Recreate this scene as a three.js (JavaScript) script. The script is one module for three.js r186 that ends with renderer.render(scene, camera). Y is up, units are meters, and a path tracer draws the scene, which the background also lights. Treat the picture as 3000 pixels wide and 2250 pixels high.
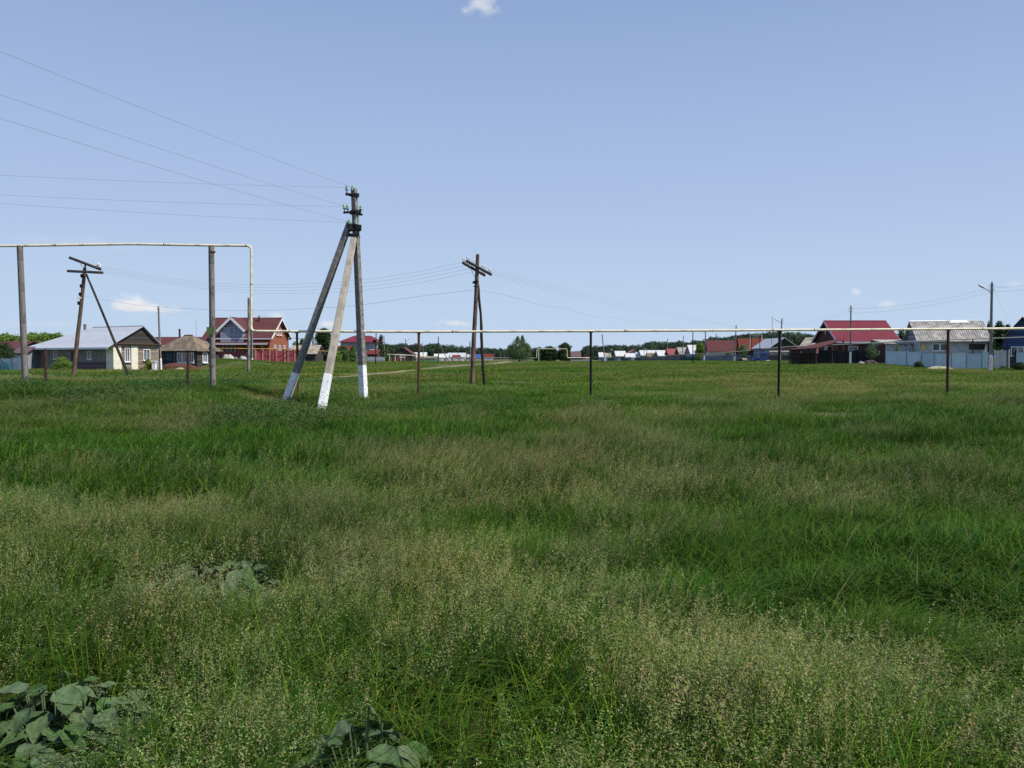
import * as THREE from 'three';
import { mergeGeometries } from 'three/addons/utils/BufferGeometryUtils.js';
import { MarchingCubes } from 'three/addons/objects/MarchingCubes.js';

// ------------------------------------------------------------------ camera, sky, sun, exposure
const scene = new THREE.Scene();
const F = 2355, CX = 1500, CY = 1125, HORIZON = 1045, EYE = 1.65;          // photograph: 3000 x 2250
const PITCH = Math.atan((CY - HORIZON) / F);
const camera = new THREE.PerspectiveCamera(2 * Math.atan(CY / F) * 180 / Math.PI, 4 / 3, 0.1, 6000);
camera.position.set(0, EYE, 0); camera.rotation.x = -PITCH;
const SUN = new THREE.Vector3(0.93, 0, 0.36).normalize().multiplyScalar(Math.cos(0.88)).setY(Math.sin(0.88));
const sun = new THREE.DirectionalLight(new THREE.Color(1, 0.95, 0.87), 4.9);
sun.position.copy(SUN).multiplyScalar(200).add(new THREE.Vector3(0, 0, -60)); sun.target.position.set(0, 0, -60);
sun.castShadow = true; sun.shadow.mapSize.set(4096, 4096); sun.shadow.radius = 1;
Object.assign(sun.shadow.camera, { left: -110, right: 110, top: 110, bottom: -110, near: 1, far: 600 });
scene.add(sun, sun.target);
const EXPOSURE = 1.0;

// ------------------------------------------------------------------ small maths
let seed = 12345;
const rnd = () => { seed = (seed + 0x6D2B79F5) | 0; let t = Math.imul(seed ^ seed >>> 15, 1 | seed); t = t + Math.imul(t ^ t >>> 7, 61 | t) ^ t; return ((t ^ t >>> 14) >>> 0) / 4294967296; };
const rr = (a, b) => a + (b - a) * rnd();
const hash = (i, j) => { let h = Math.imul(i, 374761393) + Math.imul(j, 668265263) | 0; h = Math.imul(h ^ h >>> 13, 1274126177); return ((h ^ h >>> 16) >>> 0) / 4294967296; };
const sm = t => t * t * (3 - 2 * t);
const mix = (a, b, t) => a + (b - a) * t;
const clamp = (v, a = 0, b = 1) => Math.min(b, Math.max(a, v));
function vnoise(x, y, per = 0) {
  let i = Math.floor(x), j = Math.floor(y); const fx = sm(x - i), fy = sm(y - j);
  const w = per ? k => ((k % per) + per) % per : k => k;
  return mix(mix(hash(w(i), w(j)), hash(w(i + 1), w(j)), fx), mix(hash(w(i), w(j + 1)), hash(w(i + 1), w(j + 1)), fx), fy);
}
const fbm = (x, y, o = 4, per = 0) => { let s = 0, a = 0.5, n = 0; for (let k = 0; k < o; k++) { s += a * vnoise(x + k * 17, y + k * 31, per); n += a; a *= 0.5; x = (x) * 2; y = (y) * 2; per *= 2; } return s / n; };
const V = (x, y, z) => new THREE.Vector3(x, y, z);

// the sky: clear air with a few small clouds, as an equirectangular texture
{
  const W = 4096, H = 2048, data = new Float32Array(W * H * 4);
  const stops = [[0, [0.53, 0.665, 0.84]], [4, [0.50, 0.64, 0.835]], [10, [0.42, 0.55, 0.795]], [18, [0.335, 0.46, 0.725]], [26, [0.25, 0.365, 0.625]], [45, [0.16, 0.265, 0.51]], [90, [0.10, 0.19, 0.40]]];
  // direction of a photograph pixel -> azimuth and elevation (radians)
  const dirOf = (px, py) => { const d = V((px - CX) / F, -(py - CY) / F, -1).applyAxisAngle(V(1, 0, 0), -PITCH).normalize(); return [Math.atan2(d.x, -d.z), Math.asin(d.y)]; };
  // px, py, half width, half height in photograph pixels, strength
  const clouds = [[1405, 14, 62, 44, 0.58], [372, 893, 62, 26, 1.0], [400, 904, 90, 14, 0.95], [490, 910, 50, 14, 0.45], [960, 950, 45, 18, 0.75], [1330, 948, 60, 15, 0.6], [815, 928, 30, 12, 0.55], [2510, 858, 22, 14, 0.7], [2610, 892, 32, 12, 0.45], [2980, 833, 40, 9, 0.35], [2320, 890, 60, 8, 0.12], [200, 712, 260, 22, 0.2], [110, 950, 90, 12, 0.25], [2800, 958, 90, 14, 0.4], [1130, 930, 60, 14, 0.12]]
    .map(([px, py, w, h, s]) => { const [a, e] = dirOf(px, py); return { a, e, w: w / F, h: h / F, s }; });
  for (let k = 0; k < 26; k++) {                                            // the same fair-weather clouds all round the horizon
    const a = 0.8 + k / 26 * 4.7 + rr(-0.05, 0.05);
    clouds.push({ a: a > Math.PI ? a - 2 * Math.PI : a, e: rr(0.04, 0.14), w: rr(0.012, 0.04), h: rr(0.005, 0.011), s: rr(0.2, 0.9) });
  }
  for (let j = 0; j < H; j++) {
    const el = ((j + 0.5) / H - 0.5) * Math.PI, deg = Math.max(0, el * 180 / Math.PI);
    let k = 0; while (k < stops.length - 2 && deg > stops[k + 1][0]) k++;
    const t = clamp((deg - stops[k][0]) / (stops[k + 1][0] - stops[k][0])), c = [0, 1, 2].map(i => mix(stops[k][1][i], stops[k + 1][1][i], t));
    for (let i = 0; i < W; i++) {
      const phi = ((i + 0.5) / W - 0.5) * 2 * Math.PI;                      // three.js: u = atan2(z, x) / 2 pi + 0.5
      const az = Math.atan2(Math.cos(phi), -Math.sin(phi));                 // 0 straight ahead (-z), positive to the right
      let cl = 0, top = 0;
      if (el > -0.02 && el < 0.6) for (const q of clouds) {
        const dx = (az - q.a) / q.w, dy = (el - q.e) / q.h;
        if (Math.abs(dx) > 1.6 || Math.abs(dy) > 1.9) continue;
        const n = fbm(az * 70 + 9, el * 110 + 3, 5) - 0.5;
        const flat = dy < 0 ? dy * 1.35 : dy;
        const m = clamp((1.05 - Math.hypot(dx, flat) + n * 1.7) * 1.25) * q.s;
        if (m > cl) { cl = m; top = clamp(0.5 + dy * 0.6); }
      }
      cl = sm(clamp(cl));
      const o = (j * W + i) * 4, bright = mix(0.72, 0.92, top);
      data[o] = mix(c[0], bright, cl); data[o + 1] = mix(c[1], bright * 1.0, cl); data[o + 2] = mix(c[2], bright * 1.04, cl); data[o + 3] = 1;
    }
  }
  const sky = new THREE.DataTexture(data, W, H, THREE.RGBAFormat, THREE.FloatType);
  sky.mapping = THREE.EquirectangularReflectionMapping; sky.magFilter = THREE.LinearFilter; sky.needsUpdate = true;
  scene.background = sky; scene.environment = sky;
}

// ------------------------------------------------------------------ pixels to places
function P(px, py, d) {                                                     // point at forward distance d behind a photograph pixel
  const v = V((px - CX) / F, -(py - CY) / F, -1).applyAxisAngle(V(1, 0, 0), -PITCH);
  return v.multiplyScalar(d / -v.z).add(V(0, EYE, 0));
}
// ground heights read off where things meet the ground: [column, row, distance]
const CTRL = [[1066, 1172, 31], [838, 1174, 31], [940, 1216, 28.2], [70, 1130, 31], [620, 1140, 31], [135, 1134, 31], [550, 1142, 31], [874, 1164, 31], [1225, 1165, 31], [1731, 1163, 31], [2285, 1174, 31], [2777, 1160, 31], [3300, 1160, 31], [-400, 1130, 31],
  [215, 1114, 52], [382, 1114, 52], [1400, 1133, 45], [330, 1087, 89], [60, 1088, 80], [470, 1086, 95], [550, 1078, 99], [600, 1057, 102], [650, 1054, 104], [700, 1055, 106], [735, 1060, 108], [765, 1067, 115], [870, 1062, 126], [728, 1093, 70], [920, 1063, 153], [1047, 1060, 200], [1190, 1061, 258], [1101, 1071, 108], [1310, 1058, 420], [1520, 1059, 175], [1440, 1066, 150], [1680, 1061, 330], [1771, 1064, 213], [1910, 1056, 320], [2000, 1056, 250], [2156, 1058, 175], [2290, 1058, 150], [2230, 1064, 156], [2492, 1067, 105], [2360, 1066, 112], [2600, 1068, 97], [2740, 1081, 91], [2905, 1087, 82], [3100, 1090, 80],
  [1500, 1052, 700], [600, 1055, 700], [2400, 1040, 700]].map(([px, py, d]) => { const p = P(px, py, d); return [p.x, d, p.y]; });
for (const [x, d, y] of [[-9, 20, -0.24], [-3, 20, -0.2], [6, 20, -0.12], [14, 20, -0.05], [0, 11, -0.1], [-7, 11, -0.1], [7, 11, -0.08], [0, 5, 0], [-4, 5, 0], [4, 5, 0.02], [0, 2.5, 0], [-2, 2.5, 0], [2, 2.5, 0], [-7, 26, -0.2], [10, 26, -0.02]]) CTRL.push([x, d, y]);
const warp = (x, d) => [x / (d + 3) * 3.2, Math.log(d + 3) * 3.2];
const RBF = (() => {
  const pts = CTRL.map(([x, d]) => warp(x, d)), n = pts.length, A = [];
  for (let i = 0; i <= n; i++) { A.push([]); for (let j = 0; j <= n; j++) A[i].push(i < n && j < n ? Math.sqrt((pts[i][0] - pts[j][0]) ** 2 + (pts[i][1] - pts[j][1]) ** 2 + 0.015) : i === n && j === n ? 0 : 1); A[i].push(i < n ? CTRL[i][2] : 0); }
  for (let c = 0; c <= n; c++) {
    let p = c; for (let r = c + 1; r <= n; r++) if (Math.abs(A[r][c]) > Math.abs(A[p][c])) p = r;
    [A[c], A[p]] = [A[p], A[c]];
    for (let r = 0; r <= n; r++) if (r !== c) { const k = A[r][c] / A[c][c]; if (k) for (let q = c; q <= n + 1; q++) A[r][q] -= k * A[c][q]; }
  }
  return { pts, w: A.map((row, i) => row[n + 1] / row[i]) };
})();
function ground(x, z) {
  const d = clamp(-z, 1.5, 900), [u, v] = warp(clamp(x, -1.2 * d - 12, 1.2 * d + 12), d); let s = RBF.w[RBF.pts.length];
  for (let i = 0; i < RBF.pts.length; i++) { const a = u - RBF.pts[i][0], b = v - RBF.pts[i][1]; s += RBF.w[i] * Math.sqrt(a * a + b * b + 0.015); }
  return s + (fbm(x * 0.35 + 40, z * 0.35 + 7, 3) - 0.5) * 0.12;
}
const G = (px, d) => { const p = P(px, HORIZON + 15, d); p.y = ground(p.x, p.z); return p; };

// ------------------------------------------------------------------ textures and materials
function tex(n, fn, metres, srgb = true) {
  const data = new Uint8Array(n * n * 4);
  for (let j = 0; j < n; j++) for (let i = 0; i < n; i++) { const c = fn(i / n, j / n), o = (j * n + i) * 4; for (let k = 0; k < 3; k++) data[o + k] = clamp(Array.isArray(c) ? c[k] : c) * 255; data[o + 3] = 255; }
  const t = new THREE.DataTexture(data, n, n); t.wrapS = t.wrapT = THREE.RepeatWrapping; t.magFilter = THREE.LinearFilter; t.minFilter = THREE.LinearMipmapLinearFilter; t.generateMipmaps = true;
  if (srgb) t.colorSpace = THREE.SRGBColorSpace; t.repeat.set(1 / metres, 1 / metres); t.needsUpdate = true; return t;
}
const T = {
  grain: tex(256, (u, v) => 0.62 + 0.3 * fbm(u * 8, v * 8, 5, 8) + 0.14 * (hash(u * 256 | 0, v * 256 | 0) - 0.5) + 0.1 * fbm(u * 3, v * 3, 2, 3), 1.7),
  rough: tex(256, (u, v) => { const a = fbm(u * 16, v * 16, 4, 16), p = vnoise(u * 64, v * 64, 64); return 0.5 + 0.5 * a - (p > 0.8 ? 0.25 : 0); }, 0.9),
  wood: tex(256, (u, v) => { const a = fbm(u * 32, v * 2, 3, 0), b = fbm(u * 8, v * 3, 3, 0); return 0.45 + 0.35 * a + 0.3 * b - (vnoise(u * 60, v * 4) > 0.82 ? 0.22 : 0); }, 1.2),
  plank: tex(256, (u, v) => { const r = Math.floor(v * 8), f = v * 8 - r; return (0.6 + 0.3 * hash(r, 3) + 0.15 * fbm(u * 3 + r * 5, v * 40, 3)) * (f < 0.1 ? 0.45 : 1); }, 1.6),
  brick: tex(256, (u, v) => { const r = Math.floor(v * 16), f = v * 16 - r, c = u * 8 + (r % 2) * 0.5, g = c - Math.floor(c); return f < 0.13 || g < 0.05 ? [0.8, 0.78, 0.75] : [1, 1, 1].map(() => 0.72 + 0.28 * hash(Math.floor(c) % 8, r)); }, 1.2),
  rust: tex(256, (u, v) => { const a = fbm(u * 10, v * 10, 5, 10); return a > 0.55 ? [0.95, 0.72, 0.6] : [0.62 + a * 0.4, 0.55 + a * 0.35, 0.55 + a * 0.3]; }, 0.7),
  slate: tex(256, (u, v) => { const a = fbm(u * 7, v * 7, 5, 7), b = fbm(u * 24, v * 3, 3); return [0.5 + 0.45 * a + 0.15 * b, 0.49 + 0.45 * a + 0.15 * b, 0.47 + 0.46 * a + 0.15 * b]; }, 2.6),
  sheet: tex(256, (u, v) => { const s = u * 10 - Math.floor(u * 10); return (s < 0.12 ? 0.78 : 0.93) + 0.1 * (fbm(u * 5, v * 5, 4, 5) - 0.5); }, 2.5),
  paint: tex(256, (u, v) => { const a = fbm(u * 6, v * 6, 5, 6), p = fbm(u * 20 + 5, v * 20, 3, 20); return p > 0.71 ? [0.66, 0.65, 0.63] : [0.87 + 0.15 * a, 0.87 + 0.15 * a, 0.87 + 0.15 * a]; }, 1.1),
  soil: tex(512, (u, v) => { const a = fbm(u * 12, v * 12, 5, 12), b = fbm(u * 3 + 3, v * 3, 3, 3), c = hash(u * 512 | 0, v * 512 | 0); return [0.5 + 0.35 * a + 0.18 * b + 0.1 * c, 0.52 + 0.4 * a + 0.05 * b + 0.1 * c, 0.45 + 0.35 * a + 0.1 * c]; }, 7),
};
const mats = new Map();
function mat(c, rough = 0.85, map = null, extra = {}) {
  const key = JSON.stringify([c, rough, map && map.uuid, extra]);
  if (!mats.has(key)) { const m = new THREE.MeshPhysicalMaterial({ roughness: rough, metalness: 0, side: THREE.DoubleSide, ...extra }); m.color.setRGB(...c); if (map) { m.map = map; if (extra.bumpScale) { m.bumpMap = map; } } mats.set(key, m); }
  return mats.get(key);
}
const C = {
  concrete: mat([0.40, 0.37, 0.34], 0.95, T.rough, { bumpScale: 0.006 }), concreteWarm: mat([0.66, 0.58, 0.47], 0.95, T.grain, { bumpScale: 0.004 }),
  white: mat([0.93, 0.93, 0.93], 0.9, T.paint, { bumpScale: 0.003 }), steel: mat([0.03, 0.027, 0.028], 0.85, T.grain, { specularIntensity: 0.3 }), darkRust: mat([0.075, 0.042, 0.032], 0.85, T.rust, { bumpScale: 0.003 }), rust: mat([0.13, 0.075, 0.055], 0.9, T.rust, { bumpScale: 0.003 }),
  gasPipe: mat([0.93, 0.82, 0.58], 0.5, T.paint), gasPale: mat([0.66, 0.60, 0.46], 0.6, T.paint), woodPole: mat([0.20, 0.125, 0.095], 0.95, T.wood, { bumpScale: 0.012 }), woodDark: mat([0.055, 0.042, 0.036], 0.95, T.wood, { bumpScale: 0.012 }), woodGrey: mat([0.27, 0.24, 0.22], 0.95, T.wood, { bumpScale: 0.01 }),
  glassGreen: mat([0.35, 0.55, 0.42], 0.15, null, { transmission: 0.35, thickness: 0 }), porcelain: mat([0.75, 0.74, 0.7], 0.25), pane: mat([0.85, 0.9, 0.95], 0.04, null, { transmission: 0.9, thickness: 0 }), wire: mat([0.30, 0.30, 0.31], 0.5),
  frame: mat([0.8, 0.81, 0.82], 0.5), glassBlue: mat([0.12, 0.17, 0.26], 0.08),
};

// ------------------------------------------------------------------ geometry helpers
function boxUV(g) {                                                         // uv in metres, laid on from the side that a face points to
  g = g.index ? g.toNonIndexed() : g; const p = g.attributes.position, n = g.attributes.normal, uv = new Float32Array(p.count * 2);
  for (let i = 0; i < p.count; i += 3) {
    let nx = 0, ny = 0, nz = 0; for (let k = 0; k < 3; k++) { nx += Math.abs(n.getX(i + k)); ny += Math.abs(n.getY(i + k)); nz += Math.abs(n.getZ(i + k)); }
    for (let k = 0; k < 3; k++) { const x = p.getX(i + k), y = p.getY(i + k), z = p.getZ(i + k); const [u, v] = ny > nx * 1.2 && ny > nz * 1.2 ? [x, z] : nx > nz ? [z, y] : [x, y]; uv[2 * (i + k)] = u; uv[2 * (i + k) + 1] = v; }
  }
  const r = new THREE.BufferGeometry(); r.setAttribute('position', p); r.setAttribute('normal', n); r.setAttribute('uv', new THREE.BufferAttribute(uv, 2)); return r;
}
const names = new Map();
const numbered = n => { const k = names.get(n) || 0; names.set(n, k + 1); return k ? n + '_' + String(k).padStart(3, '0') : n; };
function mesh(name, geos, material, parent) {
  const list = (Array.isArray(geos) ? geos : [geos]).map(boxUV), m = new THREE.Mesh(list.length > 1 ? mergeGeometries(list) : list[0], material);
  m.castShadow = m.receiveShadow = true; m.name = parent ? name : numbered(name); (parent || scene).add(m); return m;
}
function tag(o, label, category, group, kind) { o.userData.label = label; if (category) o.userData.category = category; if (group) o.userData.group = group; if (kind) o.userData.kind = kind; return o; }
function thing(name, label, category, pos = V(0, 0, 0), turn = 0, group) { const g = new THREE.Group(); g.name = numbered(name); g.position.copy(pos); g.rotation.y = turn; scene.add(g); return tag(g, label, category, group); }
function sub(name, parent) { const g = new THREE.Group(); g.name = name; parent.add(g); return g; }
const bx = (w, h, d, x = 0, y = 0, z = 0, ry = 0) => { const g = new THREE.BoxGeometry(w, h, d); if (ry) g.rotateY(ry); return g.translate(x, y, z); };
function cyl(a, b, r0, r1 = r0, n = 10, cuts = 1, wobble = 0) {
  const L = a.distanceTo(b), g = new THREE.CylinderGeometry(r1, r0, L, n, cuts);
  if (wobble) { const p = g.attributes.position; for (let i = 0; i < p.count; i++) { const y = p.getY(i) / L; p.setX(i, p.getX(i) * (1 + wobble * (hash(i, 5) - 0.5)) + wobble * 0.6 * r0 * Math.sin(y * 9)); p.setZ(i, p.getZ(i) * (1 + wobble * (hash(i, 9) - 0.5))); } g.computeVertexNormals(); }
  g.applyQuaternion(new THREE.Quaternion().setFromUnitVectors(V(0, 1, 0), b.clone().sub(a).normalize()));
  return g.translate((a.x + b.x) / 2, (a.y + b.y) / 2, (a.z + b.z) / 2);
}
function loft(rings, caps = true) {                                         // rings of equally many points, flat shaded
  const t = [], q = (a, b, c) => t.push(a.x, a.y, a.z, b.x, b.y, b.z, c.x, c.y, c.z), n = rings[0].length;
  for (let k = 0; k + 1 < rings.length; k++) for (let i = 0; i < n; i++) { const j = (i + 1) % n, A = rings[k][i], B = rings[k][j], D = rings[k + 1][i], E = rings[k + 1][j]; q(A, B, E); q(A, E, D); }
  if (caps) for (let i = 1; i + 1 < n; i++) { q(rings[0][0], rings[0][i + 1], rings[0][i]); const r = rings[rings.length - 1]; q(r[0], r[i], r[i + 1]); }
  const g = new THREE.BufferGeometry(); g.setAttribute('position', new THREE.Float32BufferAttribute(t, 3)); g.computeVertexNormals(); return g;
}
const slab = (poly, v) => loft([poly, poly.map(p => p.clone().add(v))]);
function bar(a, b, w0, d0, w1 = w0, d1 = d0, yaw = 0, ch = 0.12) {          // straight tapering bar with chamfered edges
  const t = b.clone().sub(a).normalize(); let u = V(Math.cos(yaw), 0, -Math.sin(yaw)); const v = t.clone().cross(u).normalize(); u = v.clone().cross(t).normalize();
  const ring = (c, w, d) => [[1, 1 - ch], [1 - ch, 1], [-1 + ch, 1], [-1, 1 - ch], [-1, -1 + ch], [-1 + ch, -1], [1 - ch, -1], [1, -1 + ch]].map(([p, q]) => c.clone().addScaledVector(u, p * w / 2).addScaledVector(v, q * d / 2)).reverse();
  return loft([ring(a, w0, d0), ring(b, w1, d1)]);
}
const lerpV = (a, b, t) => a.clone().lerp(b, t);

// ------------------------------------------------------------------ the ground
const zones = [ // column, row, half width, half height, seed heads (+) or lush leaves (-), in the photograph: a field of patches
  [600, 1295, 480, 45, -1.1], [1150, 1262, 320, 30, -0.8], [2800, 1217, 330, 25, -0.9], [2450, 1340, 380, 38, -0.9], [1500, 1575, 450, 45, -0.9], [2150, 1760, 420, 130, -1.1], [1500, 1625, 170, 50, -0.8], [1000, 1470, 170, 60, -0.6], [350, 1180, 350, 25, -0.6], [700, 1360, 200, 40, -0.5], [2650, 1700, 350, 70, -0.7], [1700, 1850, 200, 100, -0.6], [150, 1650, 120, 60, -0.5], [1500, 1190, 90, 20, -0.7],
  [1800, 1222, 380, 26, 1.3], [1450, 1370, 520, 50, 1.2], [2600, 1420, 480, 55, 1.1], [300, 1420, 290, 65, 1.0], [1900, 1490, 480, 50, 1.1], [500, 1570, 220, 50, 0.7], [1300, 1720, 260, 110, 0.8], [950, 1950, 650, 150, 0.3], [2750, 2100, 420, 160, 0.5], [1900, 2120, 500, 120, 0.25], [2800, 1530, 300, 60, 0.7], [1100, 1215, 250, 18, 0.6], [2200, 1120, 500, 18, 0.6], [1000, 1112, 300, 14, 0.5], [300, 1145, 250, 14, 0.5]];
const pixelOf = (x, z, y) => { const d = -z, q = V(x, y - EYE, z).applyAxisAngle(V(1, 0, 0), PITCH); return [CX + F * q.x / -q.z, CY - F * q.y / -q.z]; };
const zoneSpots = zones.map(([px, py, w, h, s]) => {                        // the same patches as places on the ground
  const dist = row => EYE * F / Math.max(8, row - HORIZON), d = dist(py); return { x: (px - CX) / F * d, z: -d, w: w / F * d, h: (dist(py - h) - dist(py + h)) / 2, s };
});
function seedy(x, z) {
  let s = (fbm(x * 0.16 + 3, z * 0.16 + 11, 3) - 0.5) * 2.4 + (fbm(x * 0.6, z * 0.6 + 50, 2) - 0.5) * 1.4 + 0.1;
  for (const q of zoneSpots) { const a = (x - q.x) / q.w, b = (z - q.z) / q.h, r = a * a + b * b; if (r < 4) s += q.s * Math.exp(-r * 1.1); }
  return clamp(0.5 + s * 0.55);
}
const trackLine = [[560, 40], [690, 45], [900, 54], [1090, 66], [1230, 82], [1340, 105], [1420, 135], [1490, 172], [1540, 230]].map(([px, d]) => G(px, d));
const trackCurve = new THREE.CatmullRomCurve3(trackLine), trackPts = trackCurve.getPoints(140);
const trackDist = (x, z) => { let m = 1e9; for (const p of trackPts) { const a = p.x - x, b = p.z - z, r = a * a + b * b; if (r < m) m = r; } return Math.sqrt(m); };
{
  const rows = []; for (let d = -25; d < 0; d += 2) rows.push(d); for (let d = 0; d < 60; d += 0.55) rows.push(d); for (let d = 60; d < 300; d *= 1.03) rows.push(d); for (let d = 300; d < 4200; d *= 1.15) rows.push(d);
  const nx = 160, pos = [], uv = [], col = [], idx = [];
  rows.forEach((d, j) => { for (let i = 0; i <= nx; i++) { const x = (i / nx * 2 - 1) * (30 + 1.15 * Math.abs(d)), z = -d, y = ground(x, z); pos.push(x, y, z); uv.push(x, z); const s = seedy(x, z), q = fbm(x * 0.05, z * 0.05, 3); col.push(mix(0.075, 0.17, s) + 0.02 * q, mix(0.13, 0.18, s), mix(0.03, 0.065, s)); if (j && i) { const a = j * (nx + 1) + i; idx.push(a - nx - 2, a - nx - 1, a, a - nx - 2, a, a - 1); } } });
  const g = new THREE.BufferGeometry(); g.setAttribute('position', new THREE.Float32BufferAttribute(pos, 3)); g.setAttribute('uv', new THREE.Float32BufferAttribute(uv, 2)); g.setAttribute('color', new THREE.Float32BufferAttribute(col, 3)); g.setIndex(idx); g.computeVertexNormals();
  const m = new THREE.Mesh(g, new THREE.MeshStandardMaterial({ vertexColors: true, roughness: 1, map: T.soil, side: THREE.DoubleSide })); m.name = 'ground'; m.receiveShadow = true; scene.add(m);
  tag(m, 'grassy village common under the meadow grass', null, null, 'structure');
}
{
  const pos = [], uv = [], idx = [], N = 260, K = 6;
  for (let i = 0; i <= N; i++) { const p = trackCurve.getPointAt(i / N), t = trackCurve.getTangentAt(i / N), s = V(-t.z, 0, t.x).normalize(), w = 0.3 + 0.5 * fbm(i * 0.13, 4, 3) + 0.7 * clamp((i - 110) / 60); for (let k = 0; k <= K; k++) { const e = (k / K * 2 - 1) * (w + 0.35 * hash(i, k)), x = p.x + s.x * e, z = p.z + s.z * e; pos.push(x, ground(x, z) + 0.03, z); uv.push(x, z); if (i && k) { const a = i * (K + 1) + k; idx.push(a - K - 2, a - K - 1, a, a - K - 2, a, a - 1); } } }
  const g = new THREE.BufferGeometry(); g.setAttribute('position', new THREE.Float32BufferAttribute(pos, 3)); g.setAttribute('uv', new THREE.Float32BufferAttribute(uv, 2)); g.setIndex(idx); g.computeVertexNormals();
  const m = new THREE.Mesh(g, mat([0.40, 0.34, 0.26], 1, T.soil, { bumpScale: 0.02 })); m.name = 'dirt_track'; m.receiveShadow = true; scene.add(m); tag(m, 'pale dirt track worn through the grass', null, null, 'structure');
}

// ------------------------------------------------------------------ houses, fences
function windowPart(parent, put, u, y, w, h, o = {}) {                      // put() turns wall coordinates (along, up, out) into the house's own
  const g = sub('window', parent), f = o.f || 0.07, fm = o.frame || C.frame;
  const B = (W, H, D, x, yy, z) => bx(W, H, D, x, yy, z);
  const fr = [B(w + f, f, 0.09, u, y + h / 2, 0.005), B(w + f, f, 0.09, u, y - h / 2, 0.005), B(f, h - f, 0.09, u - w / 2, y, 0.005), B(f, h - f, 0.09, u + w / 2, y, 0.005)];
  const n = o.n || 2; for (let k = 1; k < n; k++) fr.push(B(f * 0.7, h - f, 0.06, u - w / 2 + w * k / n, y, 0));
  mesh('frame', fr.map(put), fm, g); mesh('pane', put(B(w - f, h - f, 0.012, u, y, -0.06)), o.pane || C.pane, g);
  if (o.sill !== 0) mesh('sill', put(B(w + 0.2, 0.06, 0.2, u, y - h / 2 - f * 0.5 - 0.032, 0.08)), fm, g);
  return g;
}
function wallGeo(len, h, holes, t = 0.22, u0 = 0) {
  const s = new THREE.Shape(); s.moveTo(u0, -0.6); s.lineTo(len - u0, -0.6); s.lineTo(len - u0, h); s.lineTo(u0, h); s.closePath();
  for (const [u, y, w, hh] of holes) { const p = new THREE.Path(); p.moveTo(u - w / 2, y - hh / 2); p.lineTo(u - w / 2, y + hh / 2); p.lineTo(u + w / 2, y + hh / 2); p.lineTo(u + w / 2, y - hh / 2); p.closePath(); s.holes.push(p); }
  return new THREE.ExtrudeGeometry(s, { depth: t, bevelEnabled: false }).translate(0, 0, -t);
}
function corrugated(a, b, c, d, pitch, amp, thick) {                        // wavy sheet between eave a-b and ridge d-c
  const n = Math.round(a.distanceTo(b) / pitch) * 4, up = V(0, 1, 0), rowsN = [], e = [];
  for (let i = 0; i <= n; i++) { const t = i / n, o = amp * Math.sin(i * Math.PI / 2 + 0.6); e.push([lerpV(a, b, t).addScaledVector(up, o), lerpV(d, c, t).addScaledVector(up, o)]); }
  const tr = [], q = (A, B, D) => tr.push(A.x, A.y, A.z, B.x, B.y, B.z, D.x, D.y, D.z);
  for (let i = 0; i < n; i++) { q(e[i][0], e[i + 1][0], e[i + 1][1]); q(e[i][0], e[i + 1][1], e[i][1]); }
  const g = new THREE.BufferGeometry(); g.setAttribute('position', new THREE.Float32BufferAttribute(tr, 3)); g.computeVertexNormals(); return g;
}
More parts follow.
